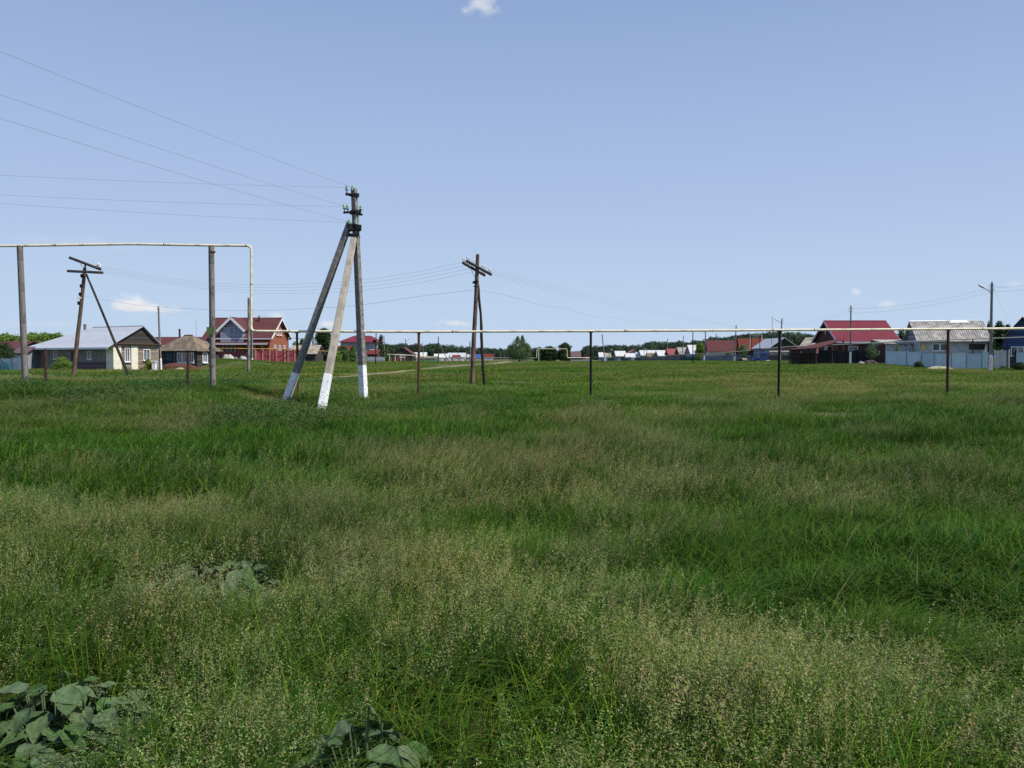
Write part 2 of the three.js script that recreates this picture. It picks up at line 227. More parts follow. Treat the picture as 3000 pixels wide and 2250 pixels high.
function house(o) {
  const a = G(o.A[0], o.A[1]), b = G(o.B[0], o.B[1]), L = Math.hypot(b.x - a.x, b.z - a.z), W = o.W, h = o.h, rh = o.rh, ov = o.ov ?? 0.4;
  const turn = Math.atan2(-(b.z - a.z), b.x - a.x), g = thing(o.name || 'house', o.label, o.cat || 'house', V(a.x, o.y ?? Math.min(a.y, b.y) + 0.02, a.z), turn, o.group);
  const puts = { front: q => q, left: q => q.rotateY(-Math.PI / 2).translate(0, 0, -W), right: q => q.rotateY(Math.PI / 2).translate(L, 0, 0), back: q => q.rotateY(Math.PI).translate(L, 0, -W) };
  const len = { front: L, left: W, right: W, back: L }, wins = (o.win || []).map(([s, u, y, w, hh, ex]) => ({ s, u: u < 0 ? len[s] + u : u <= 1 ? u * len[s] : u, y, w, h: hh, ex }));
  const t = 0.22;
  for (const s of ['front', 'left', 'right', 'back']) {
    const m = (o.wallOf && o.wallOf[s]) || o.wall;
    mesh('wall', puts[s](wallGeo(len[s], h, wins.filter(w => w.s === s).map(w => [w.u, w.y, w.w, w.h]), t, s === 'left' || s === 'right' ? t : 0)), m, g);
  }
  for (const w of wins) if (!(w.ex && w.ex.open)) windowPart(g, puts[w.s], w.u, w.y, w.w, w.h, w.ex || o.winStyle || {});
  // the roof, in a frame whose x runs along the ridge
  const RL = o.across ? W : L, RW = o.across ? L : W, zr = o.zr ?? 0.5, put = o.across ? q => q.rotateY(Math.PI / 2).translate(L, 0, 0) : q => q;
  const [t0, t1] = o.ridge || [0, 1], sF = rh / (zr * RW), sB = rh / ((1 - zr) * RW), e = 0.06, oF = o.ovF ?? ov;
  const zF = oF, yF = h - sF * oF + e, zB = -RW - ov, yB = h - sB * ov + e, xl = -ov, xr = RL + ov, ry = h + rh + e;
  const r0 = V(t0 > 0 ? t0 * RL : -ov, ry, -zr * RW), r1 = V(t1 < 1 ? t1 * RL : RL + ov, ry, -zr * RW), FL = V(xl, yF, zF), FR = V(xr, yF, zF), BL = V(xl, yB, zB), BR = V(xr, yB, zB), th = V(0, o.rt ?? 0.09, 0);
  const slopes = [[FL, FR, r1, r0], [BR, BL, r0, r1]]; if (t0 > 0) slopes.push([BL, FL, r0]); if (t1 < 1) slopes.push([FR, BR, r1]);
  slopes.forEach((s, i) => { const m = mesh('roof_slope', put(o.wave && s.length === 4 ? mergeGeometries([corrugated(s[0].clone().add(th), s[1].clone().add(th), s[2].clone().add(th), s[3].clone().add(th), 0.26, 0.035), slab(s, th.clone().multiplyScalar(0.4))].map(boxUV)) : slab(s, th)), (o.roofOf && o.roofOf[i]) || o.roof, g); if (o.roofLabel && i === 0) m.userData.label = o.roofLabel; });
  if (o.ridgeCap !== 0) mesh('ridge_cap', put(cyl(r0.clone().add(th), r1.clone().add(th), 0.09, 0.09, 7)), o.ridgeCap || o.roof, g);
  const gab = (x, dir) => { const q = [V(x, h, -0.01), V(x, h, -RW + 0.01), V(x, h + rh - 0.02, -zr * RW)]; mesh('gable', put(slab(dir > 0 ? q : q.reverse(), V(-dir * 0.15, 0, 0))), o.gable || o.wall, g); };
  if (!(t0 > 0)) gab(-0.004, -1); if (!(t1 < 1)) gab(RL + 0.004, 1);
  if (o.barge) for (const [x, ok] of [[xl - 0.03, !(t0 > 0)], [xr + 0.03, !(t1 < 1)]]) if (ok) for (const [z, y] of [[zF, yF], [zB, yB]]) mesh('bargeboard', put(bar(V(x, y - 0.06, z), V(x, ry - 0.06, -zr * RW), 0.05, 0.26, 0.05, 0.26, 0, 0.02)), o.barge, g);
  if (o.fascia) mesh('fascia', put(bx(RL + 2 * ov, 0.18, 0.04, RL / 2, yF - 0.06, zF + 0.025)), o.fascia, g);
  if (o.chimney) for (const [x, z, y0, hh, w, m] of o.chimney) mesh('chimney', [bx(w, hh, w, x, y0 + hh / 2, -z), bx(w * 1.25, 0.1, w * 1.25, x, y0 + hh + 0.052, -z)], m || C.concrete, g);
  return { g, L, W, puts };
}
function fence(o) {                                                         // panels between posts, each its own part
  const a = G(...o.A), b = G(...o.B), L = Math.hypot(b.x - a.x, b.z - a.z), turn = Math.atan2(-(b.z - a.z), b.x - a.x), g = thing(o.name || 'fence', o.label, 'fence', V(a.x, 0, a.z), turn), n = o.n;
  const at = u => { const t = u / L; return ground(a.x + (b.x - a.x) * t, a.z + (b.z - a.z) * t); };
  const cuts = o.cuts ? o.cuts.map(c => c * L) : Array.from({ length: n + 1 }, (_, k) => k / n * L);
  for (let k = 0; k + 1 < cuts.length; k++) {
    const u0 = cuts[k] + 0.03, u1 = cuts[k + 1] - 0.03, y = Math.min(at(u0), at(u1)), hh = o.h * (1 + (o.vary ?? 0.03) * (hash(k, 77) - 0.5) * 2) + (o.rise ? o.rise * k : 0), m = o.mats ? o.mats[k % o.mats.length] : o.mat;
    if (o.profile) { const nn = Math.max(4, Math.round((u1 - u0) / 0.1)), s = new THREE.Shape(); s.moveTo(u0, 0); for (let i = 0; i <= nn; i++) s.lineTo(u0 + (u1 - u0) * i / nn, (i >> 1) % 2 ? 0.03 : 0); for (let i = nn; i >= 0; i--) s.lineTo(u0 + (u1 - u0) * i / nn, ((i >> 1) % 2 ? 0.03 : 0) - 0.012); s.closePath(); mesh('panel', new THREE.ExtrudeGeometry(s, { depth: hh + 0.3, bevelEnabled: false }).rotateX(-Math.PI / 2).translate(0, y - 0.3, 0), m, g); }
    else mesh('panel', bx(u1 - u0, hh + 0.3, 0.04, (u0 + u1) / 2, y + hh / 2 - 0.15, (hash(k, 12) - 0.5) * 0.04), m, g);
  }
  if (o.post) for (let k = 0; k < cuts.length; k++) { const y = at(clamp(cuts[k], 0, L)), w = o.postW ?? 0.08, hh = o.h + (o.postUp ?? 0.06); mesh('post', [bx(w, hh + 0.3, w, cuts[k], y + hh / 2 - 0.15, 0), bx(w * 1.2, 0.05, w * 1.2, cuts[k], y + hh + 0.027, 0)], o.post, g); }
  return g;
}
const roofGrey = mat([0.60, 0.62, 0.66], 0.5, T.sheet), roofWhite = mat([0.74, 0.74, 0.73], 0.6, T.sheet), roofCream = mat([0.55, 0.50, 0.43], 0.9, T.slate), roofRed = mat([0.215, 0.036, 0.056], 0.8, T.sheet, { specularIntensity: 0.4 }), roofBrownRed = mat([0.135, 0.046, 0.046], 0.8, T.sheet, { specularIntensity: 0.4 }), roofOld = mat([0.33, 0.26, 0.19], 0.95, T.slate), roofSlate = mat([0.60, 0.575, 0.54], 0.95, T.slate), roofRustRed = mat([0.22, 0.075, 0.065], 0.85, T.rust, { specularIntensity: 0.4 }), roofPurple = mat([0.15, 0.085, 0.10], 0.7, T.sheet), roofBlue = mat([0.045, 0.11, 0.42], 0.5, T.sheet), roofPale = mat([0.62, 0.64, 0.66], 0.5, T.sheet);
const plasterGrey = mat([0.36, 0.34, 0.32], 0.95, T.grain), plasterCream = mat([0.92, 0.86, 0.70], 0.95, T.paint), logGrey = mat([0.40, 0.31, 0.23], 0.95, T.plank, { bumpScale: 0.02 }), boardDark = mat([0.075, 0.068, 0.062], 0.95, T.plank, { bumpScale: 0.01 }), brickRed = mat([0.42, 0.13, 0.075], 0.95, T.brick), brickDark = mat([0.10, 0.04, 0.042], 0.95, T.brick), wallWhite = mat([0.66, 0.68, 0.70], 0.9, T.grain), wallBlueGrey = mat([0.46, 0.50, 0.58], 0.9, T.grain), wallBlue = mat([0.27, 0.37, 0.54], 0.85, T.plank), wallDeepBlue = mat([0.045, 0.085, 0.23], 0.8, T.plank), wallBrown = mat([0.13, 0.085, 0.065], 0.95, T.plank), wallGreen = mat([0.05, 0.28, 0.16], 0.8, T.plank);
const winBlue = { frame: mat([0.75, 0.78, 0.82], 0.6), n: 3 }, winWhite = { n: 2 };

// long grey-roofed house
{
  const H = house({ label: 'long low house with grey metal roof and cream corner', A: [96, 96], B: [333, 88], W: 5.6, h: 2.95, rh: 1.95, ridge: [0.42, 1], zr: 0.62, ov: 0.35, ovF: 0.9, wall: plasterGrey, wallOf: { right: logGrey }, gable: boardDark, roof: roofGrey, fascia: mat([0.62, 0.66, 0.72], 0.5), rt: 0.06,
    win: [['front', 0.3, 1.75, 0.7, 0.9], ['front', 0.72, 1.7, 0.7, 0.9], ['right', 0.29, 1.75, 0.55, 1.5], ['right', 0.72, 1.75, 0.8, 1.2]], chimney: [[5.6, 3.1, 4.2, 1.1, 0.22, C.woodGrey]] });
  const { g, L } = H;
  mesh('corner_plaster', [bx(1.25, 2.75, 0.06, L - 0.62, 1.37, 0.032), bx(0.06, 2.75, 0.95, L + 0.036, 1.37, -0.415), bx(0.06, 2.75, 0.8, L + 0.036, 1.37, -2.5)], plasterCream, g);
  mesh('gable_cornice', bx(0.5, 0.05, 5.9, L + 0.16, 2.97, -2.8), mat([0.30, 0.15, 0.09], 0.9, T.plank), g);
  mesh('base_board', bx(6.2, 0.95, 0.06, L - 4.5, 0.5, 0.034), mat([0.24, 0.16, 0.17], 0.9, T.plank), g);
  mesh('door', bx(0.9, 2.05, 0.07, L - 7.4, 1.05, 0.036), mat([0.07, 0.05, 0.04], 0.8, T.plank), g);
}
// hut with hipped tan roof
{
  const { g, L } = house({ label: 'small hut with hipped tan roof and white-framed windows', A: [460, 100], B: [578, 98], W: 3.9, h: 2.35, rh: 1.6, ridge: [0.42, 0.62], ov: 0.4, wall: boardDark, roof: roofOld, ridgeCap: mat([0.25, 0.19, 0.10], 0.9, T.slate), win: [['front', 0.57, 1.3, 0.65, 1.15], ['front', 0.7, 1.3, 0.65, 1.15], ['front', 0.86, 1.3, 0.65, 1.15], ['right', 0.35, 1.3, 0.8, 1.15]], winStyle: { frame: mat([0.72, 0.73, 0.75], 0.7), f: 0.12 }, chimney: [[1.8, 1.95, 3.2, 1.6, 0.16, C.darkRust]] });
  mesh('blue_shutter', bx(0.95, 1.5, 0.05, 1.9, 1.35, 0.03), mat([0.06, 0.10, 0.19], 0.8, T.plank), g); mesh('corner_post', bx(0.16, 2.3, 0.1, 2.75, 1.15, 0.052), C.woodGrey, g);
  mesh('antenna', cyl(V(2.6, 3.4, -4), V(2.6, 6.2, -4), 0.02, 0.015, 6), C.steel, g);
}
// red brick house with glazed gable
{
  const { g, L } = house({ name: 'brick_house', label: 'two-storey red brick house with glazed front gable', A: [605, 127.5], B: [790, 127], W: 9, h: 4.15, rh: 2.95, ov: 0.55, wall: brickRed, roof: roofBrownRed, barge: C.frame, fascia: mat([0.7, 0.66, 0.66], 0.6), gable: brickRed, rt: 0.12,
    win: [['front', 0.1, 2.2, 0.9, 1.2], ['front', 0.36, 2.25, 2.0, 1.2, { n: 3 }], ['front', 0.77, 1.25, 3.6, 2.4, { open: true }], ['right', 0.28, 2.2, 0.9, 1.25], ['right', 0.53, 2.2, 0.9, 1.25], ['right', 0.78, 2.2, 0.9, 1.25]] });
  const xa = 2.55, xb = 6.15, xm = 4.35, e = 5.35, top = 7.05, zz = 0.55;   // the front gable
  mesh('dormer_wall', [bx(0.2, 2.3, 3.2, xa, 4.3, zz - 1.65), bx(0.2, 2.3, 3.2, xb, 4.3, zz - 1.65), slab([V(xa, e + 0.1, zz - 0.1), V(xb, e + 0.1, zz - 0.1), V(xm, top - 0.25, zz - 0.1)], V(0, 0, -0.1))], mat([0.42, 0.40, 0.44], 0.8, T.plank), g);
  const tilt = (top - e) / (xm - xa);
  for (const s of [-1, 1]) { const xe = s < 0 ? xa - 0.45 : xb + 0.45, ye = e - 0.45 * tilt + 0.1; const q = [V(xe, ye, zz + 0.45), V(xm, top + 0.1, zz + 0.45), V(xm, top + 0.1, -4.4), V(xe, ye, -1.9)]; mesh('dormer_roof', slab(s < 0 ? q.reverse() : q, V(0, 0.1, 0)), roofBrownRed, g); mesh('bargeboard', bar(V(xe, ye - 0.1, zz + 0.48), V(xm, top, zz + 0.48), 0.06, 0.36, 0.06, 0.36, Math.PI / 2, 0.02), C.frame, g); }
  const gl = sub('balcony_glazing', g); gl.userData.label = 'blue-grey balcony glazing under the gable';
  for (let k = 0; k < 5; k++) mesh('pane', bx(0.62, 2.1, 0.03, xa + 0.42 + k * 0.69, 4.45, zz), k < 2 ? mat([0.24, 0.27, 0.34], 0.25) : C.glassBlue, gl);
  mesh('frame', [...[0, 1, 2, 3, 4, 5].map(k => bx(0.05, 2.1, 0.08, xa + 0.08 + k * 0.69, 4.45, zz)), bx(3.5, 0.08, 0.1, xm, 5.54, zz), bx(3.5, 0.08, 0.1, xm, 3.36, zz), bx(3.5, 0.05, 0.07, xm, 4.4, zz + 0.01)], mat([0.5, 0.52, 0.58], 0.5), gl);
  mesh('veranda_roof', slab([V(-0.3, 3.0, 1.9), V(L + 0.4, 3.0, 1.9), V(L + 0.4, 3.28, 0.02), V(-0.3, 3.28, 0.02)], V(0, 0.08, 0)), roofBrownRed, g); mesh('veranda_fascia', bx(L + 0.7, 0.24, 0.05, L / 2 + 0.05, 2.96, 1.93), mat([0.6, 0.57, 0.55], 0.6), g);
  for (const x of [8.35, 9.6]) mesh('brick_column', bx(0.4, 3.0, 0.4, x, 1.5, 1.55), brickRed, g);
  for (const z of [-3.6, -5.1]) { const w = windowPart(g, q => q.rotateY(Math.PI / 2).translate(L + 0.05, 0, 0), -z, 4.95, 0.8, 0.95, { n: 1 }); w.userData.label = 'attic window in the brick gable'; }
  mesh('roof_vent', [cyl(V(7.2, 6.5, -3.6), V(7.2, 7.5, -3.6), 0.1, 0.1, 8), cyl(V(7.2, 7.5, -3.6), V(7.2, 7.62, -3.6), 0.2, 0.05, 8)], C.steel, g);
}
// more distant houses: [name, label, columns, distances, depth, wall height, roof rise, wall, roof, extras]
const far = (label, x0, x1, d, W, h, rh, wall, roof, ex = {}) => house({ label, A: [x0, d], B: [x1, ex.d1 ?? d], W, h, rh, wall, roof, ov: 0.35, ridgeCap: 0, ...ex });
far('low house with brown roof behind the pale blue fence', -130, 50, 112, 7, 2.4, 1.0, boardDark, roofBrownRed);
far('small grey shed between blue fence and grey-roofed house', 44, 76, 93, 3, 1.9, 0.6, wallBlueGrey, roofPurple, { name: 'shed', cat: 'shed', win: [['front', 0.5, 1.2, 0.5, 0.6]] });
far('low house with plum roof peeping behind the tan-roofed hut', 440, 585, 118, 5, 2.6, 1.1, plasterGrey, roofBrownRed);
far('weathered shed with pale slate roof beside red fence', 850, 925, 150, 6, 1.7, 1.5, boardDark, roofCream, { name: 'shed', cat: 'shed' });
far('two-storey grey house with dark red hipped roof', 998, 1106, 215, 9, 5.4, 1.6, wallBlueGrey, roofRed, { ridge: [0.28, 0.74], ov: 0.6, win: [['front', 0.12, 4.0, 0.5, 1.5], ['front', 0.6, 1.6, 1.0, 1.2], ['front', 0.85, 3.9, 0.9, 1.2]] });
far('little annex with bright red roof among green bushes', 992, 1030, 205, 4, 2.7, 1.3, wallBlueGrey, roofRustRed, { name: 'annex', cat: 'annex' });
far('low shed with faded pink roof before the two-storey house', 1076, 1106, 198, 4, 1.9, 0.9, boardDark, roofRustRed, { name: 'shed', cat: 'shed' });
far('dark gabled house with blue attic window and brown roof', 1150, 1208, 258, 10, 2.5, 2.2, boardDark, roofBrownRed, { across: true, win: [['front', 0.5, 2.0, 1.7, 0.9, winBlue]] });
far('pale barn with white roof and green gable', 1204, 1246, 330, 9, 1.9, 2.1, wallWhite, roofWhite, { name: 'barn', cat: 'barn', gable: wallGreen });
far('grey-brown low shed in front of white-roofed barn', 1228, 1278, 305, 5, 1.5, 0.7, plasterGrey, roofOld, { name: 'shed', cat: 'shed' });
far('low white house left of the leaning pole brace', 1272, 1312, 365, 8, 2.0, 1.6, wallWhite, roofWhite);
far('long pale house with light grey roof below the wood', 1312, 1362, 420, 9, 2.1, 2.1, wallWhite, roofPale);
far('small house with faded red roof before the pale house', 1326, 1346, 385, 5, 1.8, 1.2, wallBrown, roofRustRed);
far('white-walled house beside wooden A-shaped pole', 1362, 1384, 430, 8, 2.0, 1.4, wallWhite, roofPale);
far('low house with bright blue roof', 1388, 1412, 480, 8, 1.9, 1.6, wallWhite, roofBlue);
far('low house with brown roof and white wall near the willow', 1418, 1443, 470, 8, 2.0, 1.6, wallWhite, roofRustRed);
far('house with steep purple-brown roof', 1675, 1701, 330, 8, 2.2, 2.1, boardDark, roofPurple);
far('small orange brick cottage with white window', 1712, 1731, 330, 6, 2.0, 1.2, mat([0.45, 0.16, 0.06], 0.9, T.brick), roofBrownRed, { across: true, win: [['front', 0.45, 1.9, 0.8, 0.8]] });
far('small white house beside leaning white-based pole', 1757, 1771, 320, 5, 1.9, 1.6, wallBlueGrey, roofWhite);
far('grey-roofed hut right of the leaning pole', 1775, 1789, 335, 6, 1.9, 1.5, plasterGrey, roofCream, { name: 'hut', cat: 'hut' });
far('house with two white roof halves', 1806, 1833, 315, 7, 2.0, 1.9, wallBrown, roofWhite);
far('house with orange roof and grey gable before the wood', 1846, 1872, 320, 8, 3.2, 1.2, wallBlueGrey, mat([0.45, 0.18, 0.09], 0.8, T.sheet), { across: true });
far('low cream-walled house below the orange roof', 1836, 1864, 295, 5, 1.3, 1.4, plasterCream, roofWhite);
far('narrow white shed next to cream-walled house', 1867, 1877, 295, 5, 1.3, 1.6, wallWhite, roofWhite, { name: 'shed', cat: 'shed' });
far('long white-roofed barn behind brownish shed', 1880, 1928, 292, 8, 1.9, 1.8, wallBrown, roofWhite, { name: 'barn', cat: 'barn' });
far('brownish slate-roofed shed before the long white barn', 1900, 1925, 272, 5, 1.4, 1.1, plasterGrey, roofOld, { name: 'shed', cat: 'shed' });
far('house with dusty white roof left of the red roof', 1930, 1957, 268, 7, 1.6, 1.7, plasterGrey, roofWhite);
far('small house with red roof between two pale roofs', 1960, 1988, 258, 6, 1.9, 1.8, wallBrown, mat([0.33, 0.075, 0.07], 0.7, T.sheet));
far('house with cream slate roof right of the red roof', 1992, 2021, 250, 7, 2.0, 2.0, wallBrown, roofCream);
far('narrow house with steep white roof and blue gable', 2025, 2046, 240, 8, 2.1, 2.5, wallBlue, roofWhite);
house({ label: 'whitewashed house with dark red roof and green gable', A: [2077, 212], B: [2156, 211], W: 8, h: 2.75, rh: 2.7, ov: 0.5, wall: wallWhite, gable: mat([0.05, 0.075, 0.07], 0.9, T.plank), roof: roofBrownRed, ridgeCap: 0, win: [['front', 0.42, 1.3, 0.8, 0.8, { pane: C.glassBlue }], ['left', 0.5, 1.4, 0.9, 1.1]] });
house({ label: 'house with rusty red roof behind small tree', A: [2170, 186], B: [2238, 185], W: 8, h: 2.6, rh: 2.5, ov: 0.45, wall: boardDark, gable: wallGreen, roof: roofRustRed, ridgeCap: 0 });
house({ label: 'blue-walled house with light grey gabled roof', A: [2258, 166], B: [2334, 166], W: 12, h: 3.1, rh: 1.85, ov: 0.4, across: true, wall: boardDark, wallOf: { left: wallBlue }, gable: boardDark, roof: roofGrey, ridgeCap: 0, win: [['left', 0.35, 1.7, 1.0, 1.3, winBlue], ['left', 0.7, 1.7, 1.0, 1.3, winBlue]] });
house({ name: 'shed', cat: 'shed', label: 'long low shed with brownish lean-to roof behind the truck', A: [2240, 170], B: [2340, 163], W: 4, h: 2.4, rh: 0.5, zr: 0.85, ov: 0.3, wall: brickDark, roof: roofBrownRed, ridgeCap: 0 });
house({ label: 'house with broad cream slate roof and stovepipe', A: [2348, 152], B: [2406, 150], W: 9, h: 2.7, rh: 1.6, ov: 0.4, wall: boardDark, roof: roofCream, ridgeCap: 0, chimney: [[1.6, 3.6, 3.9, 0.9, 0.3, C.steel]] });
// big crimson-roofed house with carport
{
  const { g, L } = house({ label: 'large house with crimson roof and dark brick gable', A: [2456, 113], B: [2626, 113], W: 8.6, h: 3.25, rh: 2.75, ov: 0.45, wall: brickDark, gable: brickDark, roof: roofRed, barge: mat([0.30, 0.30, 0.45], 0.6), fascia: mat([0.45, 0.46, 0.52], 0.5), win: [['front', 0.25, 1.8, 1.3, 1.2], ['front', 0.62, 1.8, 1.3, 1.2], ['left', 0.5, 1.8, 1.2, 1.2]] });
  mesh('attic_lamp', cyl(V(-0.2, 4.2, -4.3), V(-0.2, 4.7, -4.3), 0.05, 0.08, 6), C.porcelain, g);
  const k = thing('carport', 'brown open carport with sloping plum roof by the dark fence', 'carport', G(2312, 106)), q = p => p.sub(k.position), y0 = k.position.y;
  const rf = [P(2312, 1026, 104), P(2392, 1021, 103), P(2478, 994, 110), P(2440, 998, 112)].map(q);
  mesh('roof', slab(rf, V(0, 0.1, 0)), roofBrownRed, k);
  for (const [px, d] of [[2314, 104.5], [2342, 104.2], [2368, 103.9], [2390, 103.6], [2470, 109]]) { const p = q(G(px, d)); mesh('post', bar(p.clone().add(V(0, -0.2, 0)), V(p.x, p.y + (px > 2400 ? 3.2 : 2.05), p.z), 0.16, 0.16), mat([0.07, 0.045, 0.035], 0.9, T.wood), k); }
  for (let i = 0; i < 3; i++) { const a = q(G(2318 + i * 26, 104.6)), b = q(G(2340 + i * 26, 104.3)); mesh('side_panel', slab([a, b, V(b.x, b.y + 1.5, b.z), V(a.x, a.y + 1.5, a.z)], V(0, 0, -0.05)), mat([0.045, 0.033, 0.026], 0.9, T.plank), k); }
  const c = q(G(2393, 103.4)); mesh('notice_board', bx(0.32, 0.75, 0.05, c.x, c.y + 1.85, c.z + 0.1), mat([0.30, 0.12, 0.12], 0.8), k);
}
fence({ name: 'dark_fence', label: 'tall black-green sheet fence with whitewashed pole in front', A: [2396, 107], B: [2596, 104], h: 1.85, n: 7, mats: [mat([0.012, 0.02, 0.022], 0.75, T.sheet), mat([0.016, 0.024, 0.024], 0.75, T.sheet)], profile: true, post: C.steel });
// corrugated slate house
{
  const { g, L } = house({ label: 'long whitewashed house with grey corrugated slate roof', A: [2694, 98], B: [2892, 96.4], W: 6.4, h: 3.25, rh: 2.25, ov: 0.45, wall: wallWhite, gable: mat([0.30, 0.35, 0.44], 0.9, T.plank), roof: roofSlate, wave: true, ridgeCap: mat([0.85, 0.86, 0.88], 0.3), win: [['front', 0.245, 2.35, 0.75, 0.8, { n: 1, pane: mat([0.05, 0.05, 0.06], 0.1) }], ['front', 0.355, 2.35, 0.75, 0.8, { n: 1, pane: mat([0.05, 0.05, 0.06], 0.1) }], ['front', 0.845, 2.4, 1.65, 0.62, { frame: mat([0.05, 0.035, 0.03], 0.8), pane: mat([0.03, 0.025, 0.022], 0.3), sill: 0, n: 3 }]] });
  mesh('gas_box', [bx(0.34, 0.5, 0.22, 0.35, 2.3, 0.13), bx(0.2, 0.14, 0.2, 0.35, 2.62, 0.13)], mat([0.72, 0.45, 0.07], 0.6), g);
  mesh('snow_guard_sheet', [slab([V(L * 0.53, 5.40, -2.75), V(L * 0.86, 5.40, -2.75), V(L * 0.80, 5.72, -3.2), V(L * 0.6, 5.72, -3.2)], V(0, 0.03, 0)), slab([V(-0.4, 5.60, -3.02), V(L * 0.5, 5.60, -3.02), V(L * 0.5, 5.72, -3.2), V(-0.4, 5.72, -3.2)], V(0, 0.03, 0))], mat([0.9, 0.9, 0.9], 0.25), g).userData.label = 'shiny white sheet laid along the ridge';
  far('low whitewashed annex beside the slate-roofed house', 2596, 2690, 101, 4, 2.55, 0.5, wallWhite, roofSlate, { name: 'annex', cat: 'annex', zr: 0.85, win: [['front', 0.62, 1.85, 0.35, 0.6], ['front', 0.72, 1.85, 0.3, 0.7, { pane: C.glassBlue, n: 1 }]], wallOf: { left: brickDark } });
}
const fenceBlue = [[0.52, 0.63, 0.70], [0.54, 0.65, 0.72], [0.46, 0.58, 0.64], [0.55, 0.66, 0.72], [0.58, 0.67, 0.72], [0.47, 0.59, 0.65], [0.52, 0.62, 0.68]].map(c => mat(c.map(v => v * 1.15), 0.7, T.sheet));
fence({ name: 'pale_blue_fence', label: 'long pale blue metal fence along the slate-roofed house', A: [2594, 97], B: [2896, 89], h: 1.75, cuts: [0, 0.22, 0.37, 0.5, 0.66, 0.8, 0.94, 1], mats: fenceBlue, post: mat([0.30, 0.38, 0.50], 0.7, T.grain), postUp: 0.02, vary: 0.05, rise: 0.02 });
fence({ name: 'gate', label: 'ribbed white metal gate next to red-striped pole', A: [2912, 88.5], B: [2956, 87.5], h: 2.1, n: 2, mat: mat([0.66, 0.66, 0.64], 0.6, T.sheet), profile: true, post: C.gasPale });
fence({ name: 'pale_blue_fence', label: 'short pale blue fence in front of the deep blue house', A: [2972, 86.5], B: [3120, 84], h: 1.9, n: 4, mats: fenceBlue, post: C.steel });
house({ label: 'deep blue wooden house with steep gable', A: [2937, 92], B: [3052, 89.8], W: 9, h: 3.4, rh: 2.35, ov: 0.5, across: true, wall: wallDeepBlue, gable: wallDeepBlue, roof: mat([0.34, 0.19, 0.15], 0.7, T.sheet), ridgeCap: 0, win: [['front', 0.38, 2.0, 1.2, 1.0], ['front', 0.75, 2.0, 1.2, 1.0]] });
// left side fences
fence({ name: 'pale_blue_fence', label: 'faded pale blue fence by dark hedge', A: [-90, 82], B: [70, 80], h: 1.3, n: 5, mats: [mat([0.40, 0.52, 0.60], 0.8, T.paint), mat([0.36, 0.49, 0.56], 0.8, T.paint)], post: C.woodGrey });
fence({ name: 'red_fence', label: 'crimson sheet fence with brick posts by brick house', A: [746, 117.5], B: [884, 129], h: 1.95, cuts: [0, 0.14, 0.28, 0.42, 0.6, 0.67, 0.82, 1], mat: mat([0.24, 0.03, 0.05], 0.6, T.sheet), profile: true, post: mat([0.40, 0.17, 0.13], 0.9, T.brick), postW: 0.36, postUp: 0.12 });
fence({ name: 'red_fence', label: 'dark crimson fence below the veranda windows', A: [600, 119], B: [745, 117.6], h: 1.75, n: 6, mat: mat([0.12, 0.015, 0.028], 0.6, T.sheet), profile: true, post: C.darkRust });
fence({ name: 'red_fence', label: 'low crimson fence before the dark gabled house', A: [1136, 252], B: [1186, 252], h: 1.4, n: 5, mat: mat([0.20, 0.03, 0.04], 0.7, T.sheet), post: C.gasPale });
fence({ name: 'board_fence', label: 'blue-grey board fence below the two-storey house', A: [1076, 190], B: [1128, 196], h: 1.2, n: 6, mat: mat([0.24, 0.28, 0.35], 0.9, T.plank), post: C.woodGrey });
fence({ name: 'board_fence', label: 'green board fence before the grey-brown shed', A: [1208, 280], B: [1282, 300], h: 1.0, n: 7, mat: mat([0.05, 0.17, 0.12], 0.9, T.plank), post: C.woodGrey });
fence({ name: 'picket_fence', label: 'white picket fence beside dark gabled house', A: [1206, 268], B: [1222, 268], h: 1.6, n: 5, mat: mat([0.6, 0.62, 0.64], 0.8), post: C.frame });
fence({ name: 'picket_fence', label: 'weathered picket fence at the foot of the braced pole', A: [1285, 345], B: [1366, 380], h: 1.5, n: 12, mats: [mat([0.36, 0.36, 0.38], 0.9, T.plank), mat([0.5, 0.52, 0.55], 0.9, T.plank), mat([0.22, 0.2, 0.19], 0.9, T.plank)], post: C.woodGrey, vary: 0.2 });
fence({ name: 'board_fence', label: 'blue-grey fence before purple-roofed house', A: [1672, 310], B: [1736, 312], h: 0.9, n: 8, mat: mat([0.33, 0.40, 0.48], 0.9, T.plank), post: C.woodGrey });
fence({ name: 'board_fence', label: 'patchy fence of mixed boards along white-roofed houses', A: [1760, 290], B: [1880, 280], h: 1.2, n: 12, mats: [mat([0.3, 0.38, 0.45], 0.9, T.plank), mat([0.55, 0.57, 0.58], 0.9), mat([0.12, 0.14, 0.13], 0.9, T.plank), mat([0.05, 0.17, 0.16], 0.9, T.plank)], post: C.woodGrey, vary: 0.25 });
fence({ name: 'board_fence', label: 'grey board fence below brownish shed and red roof', A: [1880, 262], B: [1992, 246], h: 1.3, n: 11, mats: [mat([0.27, 0.26, 0.26], 0.9, T.plank), mat([0.20, 0.22, 0.27], 0.9, T.plank)], post: C.woodGrey, vary: 0.15 });
fence({ name: 'board_fence', label: 'dark teal fence below the steep white roof', A: [1994, 238], B: [2054, 228], h: 1.2, n: 6, mat: mat([0.03, 0.12, 0.11], 0.9, T.plank), post: C.woodGrey });
fence({ name: 'board_fence', label: 'blue-grey plank fence before the whitewashed house', A: [2056, 200], B: [2212, 172], h: 1.35, n: 12, mats: [mat([0.22, 0.27, 0.36], 0.9, T.plank), mat([0.26, 0.31, 0.40], 0.9, T.plank), mat([0.19, 0.22, 0.29], 0.9, T.plank)], post: C.woodGrey, vary: 0.08 });
console.log('houses done');

